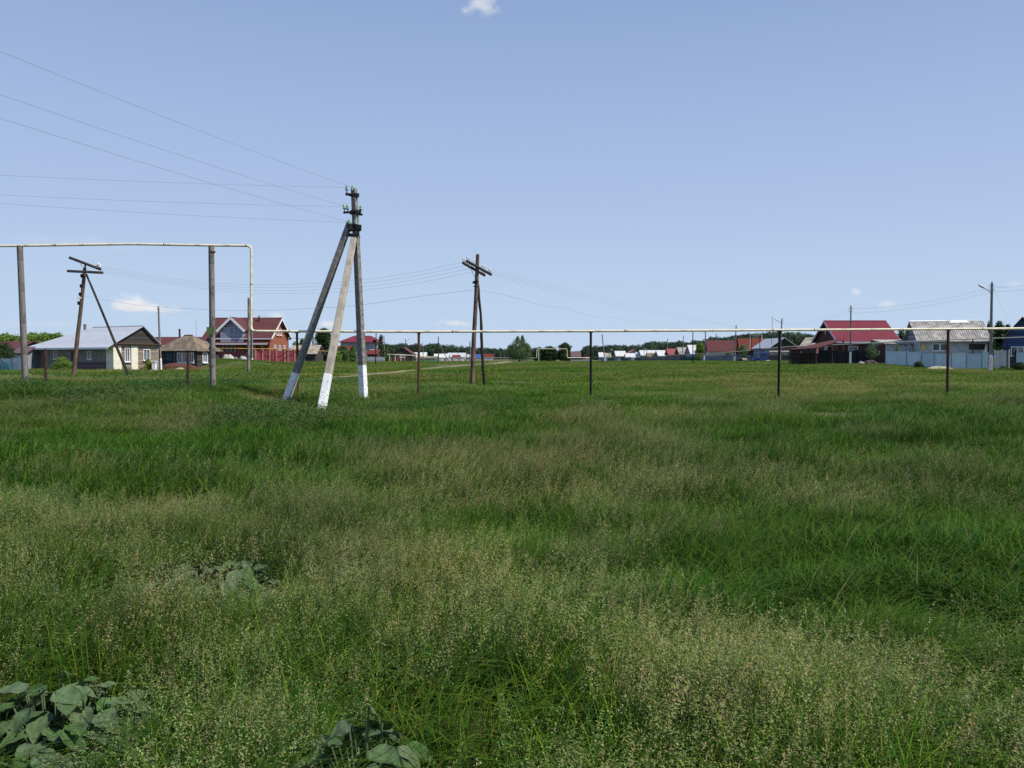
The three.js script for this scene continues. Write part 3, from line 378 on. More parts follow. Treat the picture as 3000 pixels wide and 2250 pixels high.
// ------------------------------------------------------------------ poles
const insulatorGeo = (p, s = 1) => new THREE.LatheGeometry([[0.0, -0.03], [0.018, -0.03], [0.02, 0.0], [0.055, 0.0], [0.045, 0.03], [0.03, 0.045], [0.05, 0.06], [0.035, 0.085], [0.03, 0.1], [0.036, 0.115], [0.02, 0.135], [0, 0.138]].map(([r, y]) => new THREE.Vector2(r * s, y * s)), 12).translate(p.x, p.y, p.z);
function rel(o) { return p => p.clone().sub(o.position); }
// the three-legged concrete pole
{
  const base = P(1066, 1182, 31), top = P(1037, 553, 31), g = thing('concrete_utility_pole', 'three-legged concrete power pole with whitewashed feet', 'utility pole', base), R = rel(g), yaw = -0.49;
  const leg = (a, b, row, w0, d0, w1, d1, y, m, nameU, label) => {
    let t = 0.15; for (let k = 0; k < 200; k++) { const q = lerpV(a, b, k / 200); if (pixelOf(q.x, q.z, q.y)[1] < row) { t = k / 200; break; } }
    const c = lerpV(a, b, t), w = mix(w0, w1, t), d = mix(d0, d1, t), u = mesh(nameU, bar(R(c), R(b), w, d, w1, d1, y), m, g); if (label) u.userData.label = label;
    mesh('whitewashed_foot', bar(R(a), R(c), w0 + 0.008, d0 + 0.008, w + 0.006, d + 0.006, y), C.white, g);
  };
  leg(base, top, 1072, 0.27, 0.24, 0.19, 0.17, yaw, C.concrete, 'upright');
  leg(P(832, 1190, 30.4), P(1025, 652, 30.95), 1093, 0.24, 0.2, 0.2, 0.18, -0.35, C.concrete, 'strut');
  leg(P(937, 1226, 28.2), P(1037, 698, 30.78), 1098, 0.27, 0.24, 0.2, 0.18, -0.05, C.concreteWarm, 'strut', 'paler warm-grey strut leaning towards the field');
  const arm = (a, b, nm) => mesh(nm, bar(R(a), R(b), 0.07, 0.09, 0.07, 0.09, 0), C.steel, g);
  const I = (px, py, d) => { const p = R(P(px, py, d)); mesh('insulator', insulatorGeo(p, 1.35), C.glassGreen, g); mesh('insulator_pin', cyl(V(p.x, p.y - 0.16, p.z), p, 0.016, 0.016, 6), C.steel, g); };
  arm(P(1012, 568, 30.85), P(1052, 575, 30.95), 'crossarm'); arm(P(1006, 623, 30.8), P(1044, 620, 30.8), 'crossarm'); arm(P(1040, 627, 31.15), P(1062, 629, 31.15), 'crossarm'); arm(P(1018, 665, 30.85), P(1058, 673, 30.85), 'crossarm');
  mesh('clamp', [bx(0.34, 0.14, 0.34, 0, 0, 0, -yaw).translate(...R(P(1041, 622, 31)).toArray())], C.steel, g); mesh('clamp', bx(0.5, 0.22, 0.4, 0, 0, 0, -yaw).translate(...R(P(1036, 668, 31)).toArray()), C.steel, g); mesh('clamp', bx(0.34, 0.08, 0.4, 0, 0, 0, -yaw).translate(...R(P(1036, 689, 30.95)).toArray()), C.steel, g); mesh('clamp', bx(0.3, 0.09, 0.3, 0, 0, 0, -yaw).translate(...R(P(1038, 571, 31)).toArray()), C.steel, g);
  I(1016, 557, 30.85); I(1033, 557, 30.95); I(1009, 612, 30.8); I(1018, 613, 30.82); I(1057, 615, 31.15); I(1023, 656, 30.85); I(1042, 657, 30.8);
  mesh('step_bolt', cyl(R(P(1046, 660, 31)), R(P(1057, 659, 31)), 0.018, 0.018, 6), C.steel, g); mesh('step_bolt', cyl(R(P(1046, 696, 31)), R(P(1056, 694, 31)), 0.02, 0.02, 6), C.steel, g);
}
// wooden pole with two slanting crossarms
{
  const a = P(1382, 1140, 45), b = P(1400, 745, 45), g = thing('wooden_utility_pole', 'reddish wooden pole with slanting double crossarm and dark brace', 'utility pole', a), R = rel(g);
  mesh('shaft', cyl(R(a), R(b), 0.14, 0.1, 14, 8, 0.1), C.woodPole, g); mesh('brace', cyl(R(P(1420, 1142, 45.6)), R(P(1401, 825, 45.2)), 0.085, 0.07, 10, 14, 0.5), C.woodDark, g);
  for (const [x0, y0, x1, y1, d] of [[1366, 764, 1440, 805, 44.8], [1355, 769, 1421, 807, 45.2]]) {
    const p = P(x0, y0, d - 0.4), q = P(x1, y1, d + 0.4); mesh('crossarm', bar(R(p), R(q), 0.11, 0.13), C.woodDark, g);
    for (const t of [0.03, 0.12, 0.3, 0.63, 0.72, 0.9, 0.97]) { const c = R(lerpV(p, q, t)); mesh('insulator_pin', cyl(c, V(c.x, c.y + 0.17, c.z), 0.012, 0.012, 5), C.steel, g); mesh('insulator', insulatorGeo(V(c.x, c.y + 0.18, c.z), 0.95), C.porcelain, g); }
  }
  mesh('arm_stay', cyl(R(P(1378, 785, 44.7)), R(P(1391, 812, 44.8)), 0.012, 0.012, 5), C.steel, g); mesh('arm_stay', cyl(R(P(1404, 800, 44.7)), R(P(1391, 812, 44.8)), 0.012, 0.012, 5), C.steel, g);
  mesh('bracket', bx(0.28, 0.1, 0.3).translate(...R(P(1392, 828, 44.95)).toArray()), C.steel, g); mesh('binding', cyl(R(P(1395, 826, 45)), R(P(1395, 823, 45)), 0.15, 0.15, 12), C.steel, g); mesh('binding', cyl(R(P(1394, 840, 45)), R(P(1394, 838, 45)), 0.15, 0.15, 12), C.steel, g);
}
// leaning telephone pole
{
  const a = P(213, 1122, 52), b = P(250, 775, 52), g = thing('leaning_wooden_pole', 'leaning wooden pole with two crooked crossarms and long brace', 'utility pole', a), R = rel(g);
  mesh('shaft', cyl(R(a), R(P(249, 785, 52)), 0.14, 0.1, 12, 8, 0.12), C.woodPole, g); mesh('brace', cyl(R(P(386, 1122, 51.5)), R(P(253, 803, 51.9)), 0.095, 0.06, 10, 8, 0.15), C.woodDark, g); mesh('pole_top', cyl(R(P(249, 785, 52)), R(b), 0.06, 0.05, 8), C.woodDark, g);
  mesh('crossarm', bar(R(P(197, 794, 51.6)), R(P(302, 799, 51.9)), 0.12, 0.14), C.woodDark, g); mesh('crossarm', bar(R(P(202, 754, 51.4)), R(P(297, 790, 52.2)), 0.12, 0.14), C.woodDark, g);
  for (const [px, py] of [[285, 780], [293, 783], [289, 777]]) mesh('insulator', insulatorGeo(R(P(px, py, 52.1)), 1.4), C.porcelain, g);
  mesh('arm_stay', cyl(R(P(235, 772, 51.6)), R(P(246, 790, 51.8)), 0.012, 0.012, 5), C.steel, g);
  for (const [px, py] of [[241, 808], [239, 838], [236, 862], [232, 888]]) mesh('bracket', bx(0.16, 0.22, 0.16).translate(...R(P(px, py, 51.9)).toArray()), C.steel, g);
  mesh('junction_cup', bx(0.24, 0.1, 0.16).translate(...R(P(233, 873, 51.9)).toArray()), C.porcelain, g);
}
// street poles: column at foot, distance, column and row of top, row where the whitewash ends
const lampGeo = (p, dir, s) => { const a = p.clone(), b = p.clone().add(V(dir * 0.75 * s, 0.5 * s, 0)); return [a, b, [cyl(a, b, 0.03, 0.03, 6)], new THREE.SphereGeometry(1, 12, 8).scale(0.42 * s, 0.11 * s, 0.16 * s).rotateZ(dir * 0.55).translate(b.x + dir * 0.3 * s, b.y + 0.2 * s, b.z)]; };
function pole(label, px, d, tx, ty, o = {}) {
  const a = G(px, d), b = P(tx, ty, d), g = thing(o.name || 'street_pole', label, 'utility pole', a, 0, o.group), R = rel(g), m = o.mat || C.concrete, w = o.w || 0.2, foot = V(a.x, a.y - 0.3, a.z);
  if (o.round) mesh('shaft', cyl(R(foot), R(b), w * 0.6, w * 0.45, 8, 4, 0.12), m, g);
  else if (o.foot) { const t = clamp((o.foot + 0.3) / (b.y - foot.y)), c = lerpV(foot, b, t); mesh('shaft', bar(R(c), R(b), w, w * 0.9, w * 0.75, w * 0.7, -0.4), m, g); mesh('whitewashed_foot', bar(R(foot), R(c), w * 1.15 + 0.02, w * 1.05 + 0.02, w + 0.03, w * 0.92 + 0.03, -0.4), C.white, g); }
  else mesh('shaft', bar(R(foot), R(b), w, w * 0.9, w * 0.75, w * 0.7, -0.4), m, g);
  if (o.ins) for (const k of [0.35, 0.75]) for (const s of [-1, 1]) { const c = R(b).add(V(s * 0.26, -k, 0)); mesh('insulator', insulatorGeo(c, 1.1), C.porcelain, g); mesh('hook', cyl(c, c.clone().add(V(-s * 0.24, -0.06, 0)), 0.014, 0.014, 5), C.steel, g); }
  if (o.lamp) { const h = R(lerpV(a, b, 0.88)), [, , arm, head] = lampGeo(h, o.lamp, 1); mesh('lamp_arm', arm, C.steel, g); mesh('lamp_head', head, mat([0.6, 0.62, 0.64], 0.4), g); }
  return { g, R, a, b };
}
const GP = 'concrete street poles with whitewashed feet';
{
  const { g, R, b, a } = pole('concrete street pole with lamp and red bands on white foot', 2902, 82, 2906, 828, { foot: 1.65, ins: 1, lamp: -1, w: 0.26 });
  for (let k = 0; k < 4; k++) mesh('red_band', bx(0.36, 0.045, 0.34, 0, 0.45 + k * 0.27, 0, 0.4), mat([0.28, 0.04, 0.06], 0.8), g);
  mesh('number_plate', [bx(0.34, 0.24, 0.02, 0.34, 1.45, 0.16)], mat([0.04, 0.09, 0.32], 0.5), g); mesh('plate_mark', bx(0.1, 0.12, 0.01, 0.34, 1.45, 0.178), C.frame, g);
  mesh('top_pin', cyl(R(b), R(b).add(V(0, 0.2, 0)), 0.02, 0.02, 5), C.steel, g);
}
pole('concrete street pole before the crimson-roofed house', 2491, 102, 2493, 895, { foot: 1.6, ins: 1 });
pole('concrete street pole with lamp beside grey truck bed', 2284, 150, 2291, 933, { foot: 1.1, ins: 1, lamp: -1, w: 0.24 });
pole('slim dark pole at the corner of the whitewashed house', 2030, 120, 2030, 968, { mat: C.steel, w: 0.14, name: 'slim_pole' });
pole('leaning street pole with lamp at corner of plank fence', 2062, 190, 2068, 965, { foot: 1.4, lamp: -1, w: 0.26 });
pole('street pole before the wall of the whitewashed house', 2102, 220, 2098, 977, { foot: 1.2, w: 0.24 });
pole('street pole left of the small leafy tree by plank fence', 2151, 175, 2157, 953, { foot: 1.1, ins: 1, w: 0.24 });
pole('tall thin aerial mast above the blue-walled house', 2259, 168, 2263, 926, { mat: C.steel, w: 0.09, name: 'aerial_mast' });
for (const [px, d, tx, ty, lb] of [[1998, 250, 2003, 984, 'street pole in front of the cream slate roof'], [1953, 285, 1956, 991, 'street pole between dusty white and red roofs'], [1910, 320, 1912, 1000, 'street pole before brownish shed'], [1885, 345, 1886, 1007, 'street pole beside the pipe arch'], [1854, 360, 1855, 1012, 'street pole below orange roof'], [1818, 350, 1815, 1010, 'street pole before two white roof halves']]) pole(lb, px, d, tx, ty, { foot: px > 1940 ? 1.2 : 0.9, w: 0.24, group: 'far street poles on the right' });
pole('leaning pole with white foot standing out in the meadow', 1773, 213, 1764, 979, { foot: 1.6, w: 0.26, ins: 1 });
pole('small street lamp post among the white sheds', 1798, 300, 1799, 1026, { w: 0.18, lamp: -0.8 });
pole('short thin post left of the small lamp post', 1785, 290, 1787, 1026, { foot: 0.9, w: 0.18 });
pole('concrete street pole before the tan-roofed hut', 471, 95, 464, 897, { foot: 1.5, ins: 1 });
pole('concrete street pole behind the pipe riser', 738, 112, 738, 905, { foot: 0.75, w: 0.24 });
pole('tall bare wooden post beside the pipe riser', 728, 70, 729, 872, { round: true, mat: C.woodGrey, w: 0.24, name: 'wooden_post' });
pole('concrete street pole beside the dark leafy tree', 921, 153, 915, 945, { foot: 1.5, w: 0.24, ins: 1 });
pole('concrete street pole before the two-storey house', 1047, 200, 1045, 968, { foot: 1.3, w: 0.24 });
pole('dark wooden post before the two-storey house', 1100, 108, 1102, 976, { round: true, mat: C.woodDark, w: 0.15, name: 'wooden_post' });
pole('street pole with lamp behind the flowering tree', 1127, 245, 1125, 983, { w: 0.24, lamp: -0.9 });
pole('street pole with lamp before the dark gabled house', 1192, 260, 1188, 993, { foot: 1.2, w: 0.26, lamp: 0.9 });
pole('street pole before the white-roofed barn', 1242, 300, 1237, 1003, { foot: 1.1, w: 0.24 });
{ const { g, R } = pole('dark wooden pole with long pale brace by picket fence', 1285, 170, 1284, 986, { round: true, mat: C.woodDark, w: 0.2, name: 'braced_pole' }); const f = G(1318, 170); f.y -= 0.2; mesh('brace', cyl(R(f), R(P(1286, 1008, 170)), 0.09, 0.07, 7), C.woodGrey, g); }
for (const [px, d, tx, ty] of [[1343, 400, 1342, 1021], [1368, 430, 1368, 1026], [1377, 170, 1377, 1000], [1406, 470, 1406, 1030], [1422, 500, 1422, 1030], [1448, 520, 1448, 1032], [1466, 520, 1466, 1034], [1477, 520, 1477, 1032]]) pole('thin far pole below the dark wood', px, d, tx, ty, { w: 0.22, group: 'thin far poles below the wood' });
console.log('poles done');

// ------------------------------------------------------------------ wires
function wire(label, pts, r = 0.008, group = 'overhead wires') { const c = new THREE.CatmullRomCurve3(pts), g = new THREE.TubeGeometry(c, 60, r * 0.55, 5); const m = mesh('overhead_wire', g, C.wire); tag(m, label, 'wire', group); }
const sagTo = (a, b, s, n = 10) => Array.from({ length: n + 1 }, (_, k) => { const t = k / n, p = lerpV(a, b, t); p.y -= s * 4 * t * (1 - t); return p; });
for (const [sx, sy, d, ex, ey, ed] of [[1033, 549, 30.95, 0, 85, 16], [1009, 604, 30.8, 0, 232, 16.3], [1023, 650, 30.85, 0, 312, 15.9]]) { const a = P(sx, sy, d), b = P(ex, ey, ed), dir = b.clone().sub(a), c = b.clone().addScaledVector(dir, 1.3); c.y = 7.2 + (a.y - 7.5); wire('wire from the three-legged pole running overhead past the viewer', sagTo(a, c, 0.35, 14)); }
for (const [sx, sy, d, ex, ey, ed] of [[1016, 549, 30.85, 0, 487, 27], [1006, 605, 30.8, 0, 545, 27], [1021, 652, 30.85, 0, 570, 27]]) { const a = P(sx, sy, d), b = P(ex, ey, ed), c = b.clone().addScaledVector(b.clone().sub(a), 1.4); wire('wire from the three-legged pole running level across the pipe arch', sagTo(a, c, 0.3, 14)); }
const pix = list => list.map(([x, y, d]) => P(x, y, d));
for (const k of [0, 1, 2, 3]) wire('slack wire between the leaning pole and the wooden A-shaped pole', pix([[1357 + k * 12, 768 + k * 9, 45], [1200, 800 + k * 11, 46], [1000, 825 + k * 10, 47.5], [735, 834 + k * 8, 49], [520, 818 + k * 6, 50.5], [297 - k * 18, 780 + k * 3, 52]]), 0.009);
wire('thick cable between the leaning pole and the wooden A-shaped pole', pix([[1390, 849, 45], [1230, 868, 46], [1060, 893, 47], [880, 905, 48.5], [735, 910, 49], [560, 905, 50.3], [400, 893, 51], [236, 866, 52]]), 0.014);
for (const k of [0, 1, 2]) wire('slack wire from the wooden A-shaped pole towards the red roofs', pix([[1420 - k * 24, 785 - k * 8 + k * 8, 45], [1560, 822 + k * 8, 58], [1750, 868 + k * 8, 85], [1950, 910 + k * 7, 125], [2156, 958, 175]]), 0.011);
wire('kinked cable from the wooden A-shaped pole towards the red roofs', pix([[1398, 849, 45], [1470, 862, 50], [1590, 895, 60], [1660, 905, 68], [1740, 928, 80], [1790, 929, 88], [1900, 950, 110], [2030, 972, 150]]), 0.013);
for (const k of [0, 1, 2, 3]) { const x = k % 2 ? 9 : -9, y = k > 1 ? 12 : 0; wire('street wire between the lamp pole and the pole by the crimson roof', sagTo(P(2493 + x * 0.6, 905 + y, 105), P(2906 + x, 843 + y, 82), 0.5), 0.009); wire('street wire leaving the red-banded pole', sagTo(P(2906 + x, 843 + y, 82), P(3250, 790 + y, 62), 0.3), 0.009); if (k < 2) wire('street wire between the truck pole and crimson roof pole', sagTo(P(2291, 945 + k * 6, 150), P(2490, 905 + k * 8, 105), 0.7), 0.011); }
wire('service wire dropping from the red-banded pole to blue house', sagTo(P(2910, 848, 82), P(2962, 945, 91), 0.2), 0.009);
for (const k of [0, 1]) wire('street wire over the tan-roofed hut', sagTo(P(466, 905 + k * 8, 95), P(738, 912 + k * 6, 112), 0.6), 0.01), wire('street wire beside the brick house', sagTo(P(738, 912 + k * 6, 112), P(915, 950 + k * 6, 153), 0.7), 0.012);

// ------------------------------------------------------------------ gas pipes
function piping(name, label, pts, r, m, corner = 0.3, welds = 0) {
  const path = new THREE.CurvePath(); let last = pts[0];
  for (let i = 1; i < pts.length; i++) {
    if (i + 1 < pts.length) { const a = pts[i].clone().sub(last).normalize(), b = pts[i + 1].clone().sub(pts[i]).normalize(), k = a.dot(b) > 0.9 ? 0.02 : corner, p = pts[i].clone().addScaledVector(a, -k), q = pts[i].clone().addScaledVector(b, k); path.add(new THREE.LineCurve3(last, p)); path.add(new THREE.QuadraticBezierCurve3(p, pts[i].clone(), q)); last = q; }
    else path.add(new THREE.LineCurve3(last, pts[i]));
  }
  const g = thing(name, label, 'gas pipe', pts[0]), rings = []; let arc = [];
  for (const c of path.curves) { const n = c.isLineCurve3 ? 1 : 8; for (let k = 0; k < n; k++) arc.push(c.getPoint(k / n)); } arc.push(last = pts[pts.length - 1]);
  const N = 14, geos = []; let prev = null;
  for (let i = 0; i < arc.length; i++) { const t = arc[Math.min(i + 1, arc.length - 1)].clone().sub(arc[Math.max(i - 1, 0)]).normalize(); let u = Math.abs(t.y) < 0.9 && !prev ? V(0, 1, 0) : prev || V(0, 0, 1); const v = t.clone().cross(u).normalize(); u = v.clone().cross(t).normalize(); prev = u; rings.push(Array.from({ length: N }, (_, k) => { const an = k / N * 2 * Math.PI; return arc[i].clone().addScaledVector(u, Math.cos(an) * r).addScaledVector(v, Math.sin(an) * r).sub(pts[0]); })); }
  const pos = [], nor = [], idx = []; rings.forEach((ring, i) => ring.forEach((p, k) => { pos.push(p.x, p.y, p.z); const c = arc[i].clone().sub(pts[0]), n = p.clone().sub(c).normalize(); nor.push(n.x, n.y, n.z); const k2 = (k + 1) % N; if (i) idx.push((i - 1) * N + k, (i - 1) * N + k2, i * N + k2, (i - 1) * N + k, i * N + k2, i * N + k); }));
  const geo = new THREE.BufferGeometry(); geo.setAttribute('position', new THREE.Float32BufferAttribute(pos, 3)); geo.setAttribute('normal', new THREE.Float32BufferAttribute(nor, 3)); geo.setIndex(idx);
  mesh('pipe', geo, m, g);
  if (welds) for (const c of path.curves) if (c.isLineCurve3) { const L = c.getLength(); for (let s = 1.3; s < L; s += welds * (0.7 + 0.6 * hash(s * 10 | 0, 2))) { const p = c.getPoint(s / L).sub(pts[0]), t = c.getTangent(0); mesh('weld_seam', cyl(p.clone().addScaledVector(t, -0.016), p.clone().addScaledVector(t, 0.016), r * 1.1, r * 1.1, 14), C.rust, g); } }
  return g;
}
const dP = 31;
piping('gas_pipe', 'cream gas pipe crossing the meadow and arching over the track', pix([[-330, 724, dP], [62, 720, dP], [380, 715, dP], [620, 719, dP], [736, 720, dP], [736, 970, dP], [874, 971, dP], [1225, 972, dP], [1731, 970, dP], [2285, 967, dP], [2777, 964, dP], [3350, 960, dP]]), 0.047, C.gasPipe, 0.17, 6.5);
function pipePost(label, px, top, w, m, o = {}) { const q = P(px, 1145, dP), b = P(o.tx ?? px, top, dP), g = thing(o.name || 'pipe_post', label, 'post', V(q.x, ground(q.x, q.z), q.z)), R = rel(g), f = V(q.x, g.position.y - 0.3, q.z); mesh('shaft', cyl(R(f), R(b), w, w * (o.taper ?? 1), 14, 6, o.wob ?? 0.04), m, g); if (o.saddle !== 0) mesh('saddle', bx(0.16, 0.05, 0.13, ...R(b).add(V(0, 0.025, 0)).toArray()), m, g); return { g, R, b }; }
pipePost('thick weathered post holding the pipe arch over the track', 76, 723, 0.118, C.woodGrey, { tx: 58, taper: 0.9, name: 'tall_pipe_post' });
{ const { g, R } = pipePost('thick weathered post with green plate under the pipe arch', 624, 723, 0.115, C.woodGrey, { tx: 619, taper: 0.92, name: 'tall_pipe_post' }); mesh('green_plate', bx(0.3, 0.28, 0.02).translate(...R(P(617, 969, dP - 0.13)).toArray()), mat([0.16, 0.24, 0.075], 0.7, T.grain), g); for (const y of [1075, 740]) mesh('band', cyl(R(P(622, y, dP)), R(P(622, y - 4, dP)), 0.122, 0.122, 14), C.rust, g); }
pipePost('short rusty post before the grey-roofed house', 135, 1022, 0.05, C.darkRust, { saddle: 0, tx: 133, name: 'rusty_post' });
pipePost('short rusty post before the tan-roofed hut', 550, 1034, 0.05, C.darkRust, { saddle: 0, tx: 551, name: 'rusty_post' });
pipePost('brown steel pipe post behind the left concrete strut', 874, 976, 0.045, C.rust, { tx: 870 });
pipePost('brown steel pipe post left of the wooden A-shaped pole', 1226, 977, 0.05, C.rust, { tx: 1227 });
pipePost('nearly black steel pipe post in the open meadow', 1731, 975, 0.047, C.steel);
pipePost('nearly black steel pipe post beside the blue truck', 2281, 972, 0.05, C.steel, { tx: 2284 });
pipePost('rusty dark pipe post before the slate-roofed house', 2776, 969, 0.054, C.darkRust, { tx: 2778 });
// the village pipes
piping('village_gas_pipe', 'pale gas pipe running along the right-hand street with an arch', pix([[1740, 1048, 330], [1900, 1046, 270], [2100, 1034, 190], [2197, 1027, 157], [2198, 983, 157], [2232, 981, 153], [2233, 1022, 152], [2310, 1016, 112], [2580, 1004, 101], [2780, 996, 93], [3080, 985, 82]]), 0.06, C.gasPale, 0.2);
for (const [px, top, d, lb] of [[2202, 985, 157, 'dark post of the small pipe arch near the truck'], [2226, 984, 153.5, 'dark post of the small pipe arch by the blue wall'], [2400, 1014, 107.5, 'thin pipe post beside the carport'], [2438, 1012, 106, 'thin pipe post before the dark fence'], [2662, 1002, 96.5, 'blue-grey pipe post by the pale blue fence'], [2770, 998, 93.4, 'pipe post before the white double window'], [2850, 995, 90.2, 'pipe post before the dark strip window'], [2951, 992, 86.6, 'dark pipe post in front of the ribbed gate'], [2968, 1022, 85.8, 'bare steel post by the ribbed gate'], [2976, 1022, 85.5, 'bare steel post before the deep blue house']]) { const a = G(px, d), b = P(px, top, d), g = thing('village_pipe_post', lb, 'post', a), R = rel(g); mesh('shaft', cyl(V(0, -0.3, 0), R(b), 0.06, 0.06, 8), px < 2240 || px > 2780 ? C.steel : px === 2662 ? mat([0.10, 0.16, 0.26], 0.7) : C.rust, g); }
piping('far_gas_pipe', 'far cream gas pipe with square arch beside the willow', pix([[1240, 1050, 330], [1420, 1048, 300], [1572, 1049, 250], [1573, 1022, 250], [1661, 1022, 250], [1662, 1048, 250], [1730, 1048, 290]]), 0.1, C.gasPipe, 0.4);
for (const px of [1578, 1653]) { const g = thing('far_pipe_post', px < 1600 ? 'pale post of the far pipe arch nearer the willow' : 'dark post of the far pipe arch by the big tree', 'post', G(px, 250)); mesh('shaft', cyl(V(0, -0.3, 0), rel(g)(P(px, 1023, 250)), 0.13, 0.12, 8), px < 1600 ? C.gasPale : C.woodDark, g); }
piping('yellow_gas_pipe', 'yellow gas pipe before the brick house', pix([[590, 1020, 116], [700, 1021, 115.5], [840, 1023, 122], [980, 1030, 150], [1046, 1035, 170]]), 0.05, mat([0.62, 0.36, 0.09], 0.6, T.paint));
for (const [px, d] of [[718, 115.6], [796, 119.5], [870, 127]]) { const g = thing('yellow_pipe_post', 'thin post under the yellow gas pipe', 'post', G(px, d), 0, 'posts under the yellow gas pipe'); mesh('shaft', cyl(V(0, -0.2, 0), rel(g)(P(px, 1022 + (px - 700) * 0.015, d)), 0.04, 0.04, 7), C.darkRust, g); }
piping('pale_gas_pipe', 'pale low gas pipe on posts before the dark gabled house', pix([[1134, 1038, 246], [1160, 1039, 246], [1204, 1041, 250], [1260, 1046, 300]]), 0.13, C.gasPale);
for (const px of [1141, 1158, 1174]) { const g = thing('pale_pipe_post', 'pale post under the low gas pipe', 'post', G(px, 246), 0, 'posts under the pale low gas pipe'); mesh('shaft', cyl(V(0, -0.2, 0), rel(g)(P(px, 1040, 246)), 0.11, 0.11, 7), C.gasPale, g); }
piping('steel_pipe_arch', 'thin grey pipe arch above the red fence', [G(845, 121), P(845, 989, 121), P(893, 993, 128), G(893, 128)], 0.045, mat([0.2, 0.2, 0.22], 0.6), 0.12);
piping('small_pipe_arch', 'small grey pipe arch before the long white barn', [G(1887, 262), P(1887, 1022, 262), P(1895, 1022, 262), G(1895, 262)], 0.09, mat([0.3, 0.3, 0.32], 0.6), 0.3);
console.log('pipes done');

// ------------------------------------------------------------------ truck, calf, heaps
{
  const a = G(2203, 157), b = G(2312, 155), g = thing('truck', 'old blue bonneted truck with grey plank bed', 'truck', V(a.x, Math.min(a.y, b.y), a.z), Math.atan2(-(b.z - a.z), b.x - a.x));
  const blue = mat([0.02, 0.11, 0.42], 0.4, T.grain, { clearcoat: 0.4 }), tyreM = mat([0.02, 0.02, 0.02], 0.9);
  const prof = (pts, d, z) => { const s = new THREE.Shape(pts.map(p => new THREE.Vector2(...p))); return new THREE.ExtrudeGeometry(s, { depth: d, bevelEnabled: true, bevelSize: 0.06, bevelThickness: 0.06, bevelSegments: 2 }).translate(0, 0, z); };
  mesh('bonnet', prof([[0.05, 0.5], [0.02, 0.85], [0.15, 1.08], [1.1, 1.28], [1.25, 1.25], [1.25, 0.5]], 1.35, -1.55), blue, g);
  const cab = mesh('cab', prof([[1.2, 0.45], [1.2, 1.3], [1.62, 1.98], [1.85, 2.12], [2.75, 2.12], [2.95, 1.95], [3.0, 0.45]], 1.66, -1.75), blue, g);
  mesh('windscreen', slab([V(1.19, 1.36, -1.65), V(1.19, 1.36, -0.15), V(1.58, 1.95, -0.15), V(1.58, 1.95, -1.65)], V(-0.05, 0.03, 0)), mat([0.3, 0.36, 0.42], 0.1), cab);
  mesh('side_window', slab([V(1.55, 1.4, 0), V(2.6, 1.4, 0), V(2.6, 1.92, 0), V(1.78, 1.92, 0)], V(0, 0, 0.012)), mat([0.02, 0.03, 0.06], 0.1), cab);
  mesh('door', slab([V(1.5, 0.6, -0.02), V(2.7, 0.6, -0.02), V(2.7, 1.36, -0.02), V(1.5, 1.36, -0.02)], V(0, 0, 0.03)), blue, g);
  mesh('mirror', bx(0.12, 0.26, 0.16, 1.32, 1.3, 0.12), mat([0.7, 0.7, 0.72], 0.3), g);
  mesh('mudguard', prof([[0.1, 0.35], [0.2, 0.75], [0.9, 0.8], [1.2, 0.4]], 0.3, -0.35), blue, g);
  for (const z of [-0.25, -1.35]) mesh('headlight', new THREE.CylinderGeometry(0.13, 0.13, 0.1, 12).rotateZ(Math.PI / 2).translate(-0.02, 0.82, z), C.porcelain, g);
  mesh('bumper', bx(0.12, 0.16, 1.9, -0.08, 0.5, -0.85), C.steel, g);
  const bed = sub('plank_bed', g); bed.userData.label = 'grey plank cargo bed';
  for (let k = 0; k < 5; k++) for (const z of [0.08, -1.82]) mesh('plank', bx(3.95, 0.26, 0.05, 5.15, 0.95 + k * 0.285, z), k > 2 ? mat([0.48, 0.44, 0.42], 0.9, T.wood) : mat([0.10, 0.095, 0.10], 0.9, T.wood), bed);
  mesh('floor', bx(3.95, 0.08, 1.85, 5.15, 0.78, -0.87), C.woodDark, bed); mesh('tailboard', bx(0.06, 1.45, 1.85, 7.15, 1.5, -0.87), C.woodGrey, bed); mesh('headboard', bx(0.06, 1.45, 1.85, 3.16, 1.5, -0.87), C.woodGrey, bed); mesh('canvas', slab([V(3.15, 2.24, 0.12), V(7.2, 2.24, 0.12), V(7.1, 2.5, -0.87), V(3.25, 2.5, -0.87)], V(0, 0.03, 0)), mat([0.38, 0.36, 0.35], 0.95, T.grain), bed);
  for (const [x, z] of [[0.68, 0], [0.68, -1.7], [5.9, 0], [5.9, -1.7]]) { const w = sub('wheel', g); mesh('tyre', new THREE.TorusGeometry(0.34, 0.12, 8, 18).translate(x, 0.44, z), tyreM, w); mesh('rim', new THREE.CylinderGeometry(0.25, 0.25, 0.14, 14).rotateX(Math.PI / 2).translate(x, 0.44, z), C.steel, w); }
}
